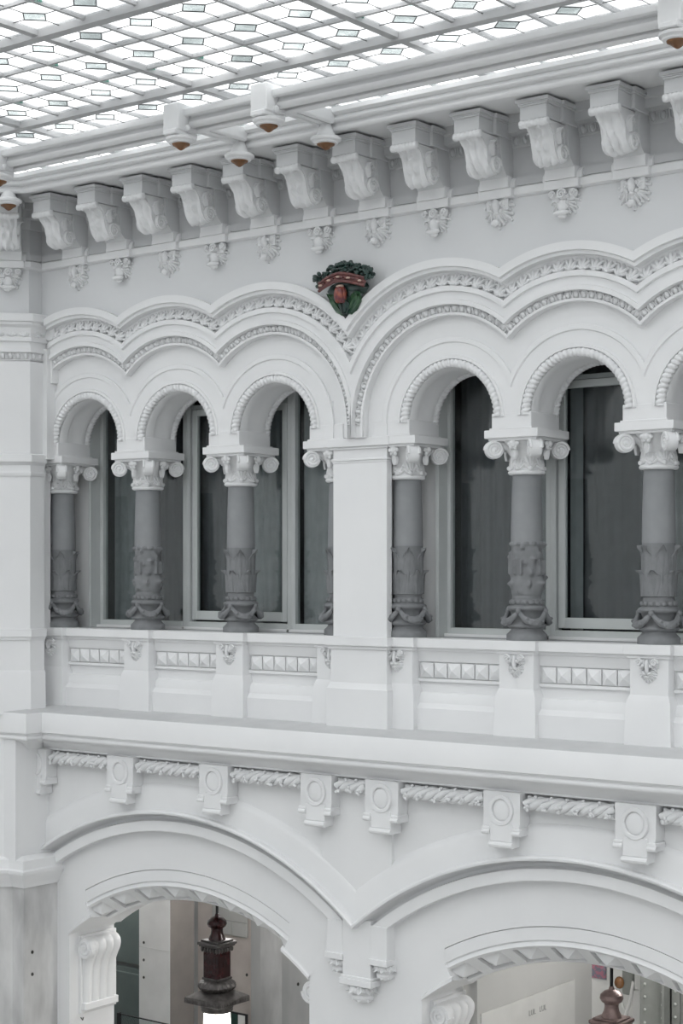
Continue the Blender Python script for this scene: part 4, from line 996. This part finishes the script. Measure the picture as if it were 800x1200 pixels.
# ------------------------------------------------------------------ hanging lanterns
def lantern(x, y, z, body, trim_m, lab):
    t = thing('hanging_lantern', (x, y, z), label=lab, cat='lantern', group='hanging lanterns in the lower arches')
    obj('rod', MB().tube([(0, 0, -.22), (0, 0, .02)], .016, 10), BLACK, t)
    obj('finial', MB().lathe([(.0, -.20), (.02, -.205), (.03, -.235), (.07, -.25), (.108, -.285), (.115, -.32), (.10, -.35), (.07, -.37), (.068, -.40), (.075, -.44), (.095, -.48), (.10, -.50), (0, -.5)], 28, cap=False), body, t)
    cb = MB().box(-.165, .165, -.165, .165, -.555, -.52, .008).box(-.15, .15, -.15, .15, -.575, -.555, .006).box(-.135, .135, -.135, .135, -.52, -.50, .006)
    for k in range(6):
        for q in range(4):
            cb.merge(MB().ell((-.11+.044*k, -.13, -.605), (.017, .02, .03), 7, 5), R(q*PI/2, 'Z'))
    obj('crown_collar', cb, trim_m, t)
    bx = MB().box(-.112, .112, -.112, .112, -.93, -.57, .006)
    b = obj('square_body', bx, body, t)
    for q in range(4): obj('recess_panel', MB().merge(MB().box(-.085, .085, -.117, -.111, -.89, -.66, .003).box(-.03, .03, -.123, -.116, -.80, -.74, .004), R(q*PI/2, 'Z')), body, b)
    obj('shoulder', MB().box(-.125, .125, -.125, .125, -.955, -.93, .006), trim_m, t)
    ml = MB(); n = 72
    def fn(i, j):
        a = 2*PI*i/n; pr = [(.12, 0), (.17, -.012), (.205, -.04), (.215, -.075), (.20, -.105), (.165, -.125), (.13, -.135)][j]; q = pr[0]*(1+.035*math.cos(a*24))
        return (q*math.cos(a), q*math.sin(a), -.955+pr[1])
    ml.grid(fn, n, 7, cu=True); obj('gadrooned_ring', ml, trim_m, t)
    pt = MB().add([(sx*h, sy*h, zz) for h, zz in ((.14, -1.085), (.26, -1.15), (.265, -1.165), (.265, -1.215), (.24, -1.225)) for sx, sy in ((-1, -1), (1, -1), (1, 1), (-1, 1))],
                  [(4*k+i, 4*k+(i+1) % 4, 4*k+4+(i+1) % 4, 4*k+4+i) for k in range(4) for i in range(4)]+[(0, 1, 2, 3), (16, 17, 18, 19)])
    for q in range(4):
        for k in range(12): pt.merge(MB().ell((-.24+.0436*k, -.262, -.19-1.0), (.016, .012, .022), 6, 4), R(q*PI/2, 'Z'))
    obj('square_canopy', pt, trim_m, t)
    obj('glass_collar', MB().lathe([(.15, -1.22), (.185, -1.235), (.19, -1.27), (.18, -1.285), (.185, -1.30), (.175, -1.32), (.16, -1.325)], 32), trim_m, t)
    g = obj('glass_shade', MB().lathe([(.15, -1.31), (.155, -1.45), (.15, -1.75), (.10, -1.85), (.0, -1.86)], 28, cap=False), LAMP, t, label='lit cream glass shade')
lantern(-2.55, .40, -3.05, RUST, BRONZE, 'oxblood and bronze lantern with lit glass hanging in the left arch')
lantern(2.55, .40, -3.13, COPPER, COPPER, 'worn copper lantern top hanging in the right arch')

# ------------------------------------------------------------------ unseen opal globes added along the gallery ceiling to brighten the gallery
FILL_GLOBE = lit('added_fill_globe_glow', (1, .985, .96), 80)
for i, (x, lab) in enumerate(((-6.4, 'added unseen fill globe at the far left of the gallery'), (-3.6, 'added unseen fill globe of the gallery behind the left arch'), (-.4, 'added unseen fill globe of the gallery behind the arch junction'), (2.6, 'added unseen fill globe of the gallery behind the right arch'))):
    t = thing('added_fill_globe', (x, 1.8, -2.35), label=lab, cat='ceiling lamp', group='added fill globes on the gallery ceiling')
    obj('ceiling_plate', MB().lathe([(.0, 0), (.09, 0), (.09, -.025), (.03, -.04), (.03, -.10), (0, -.10)], 20, cap=False), BRONZE, t)
    obj('globe', MB().ell((0, 0, -.24), (.15, .15, .15), 20, 12), FILL_GLOBE, t)
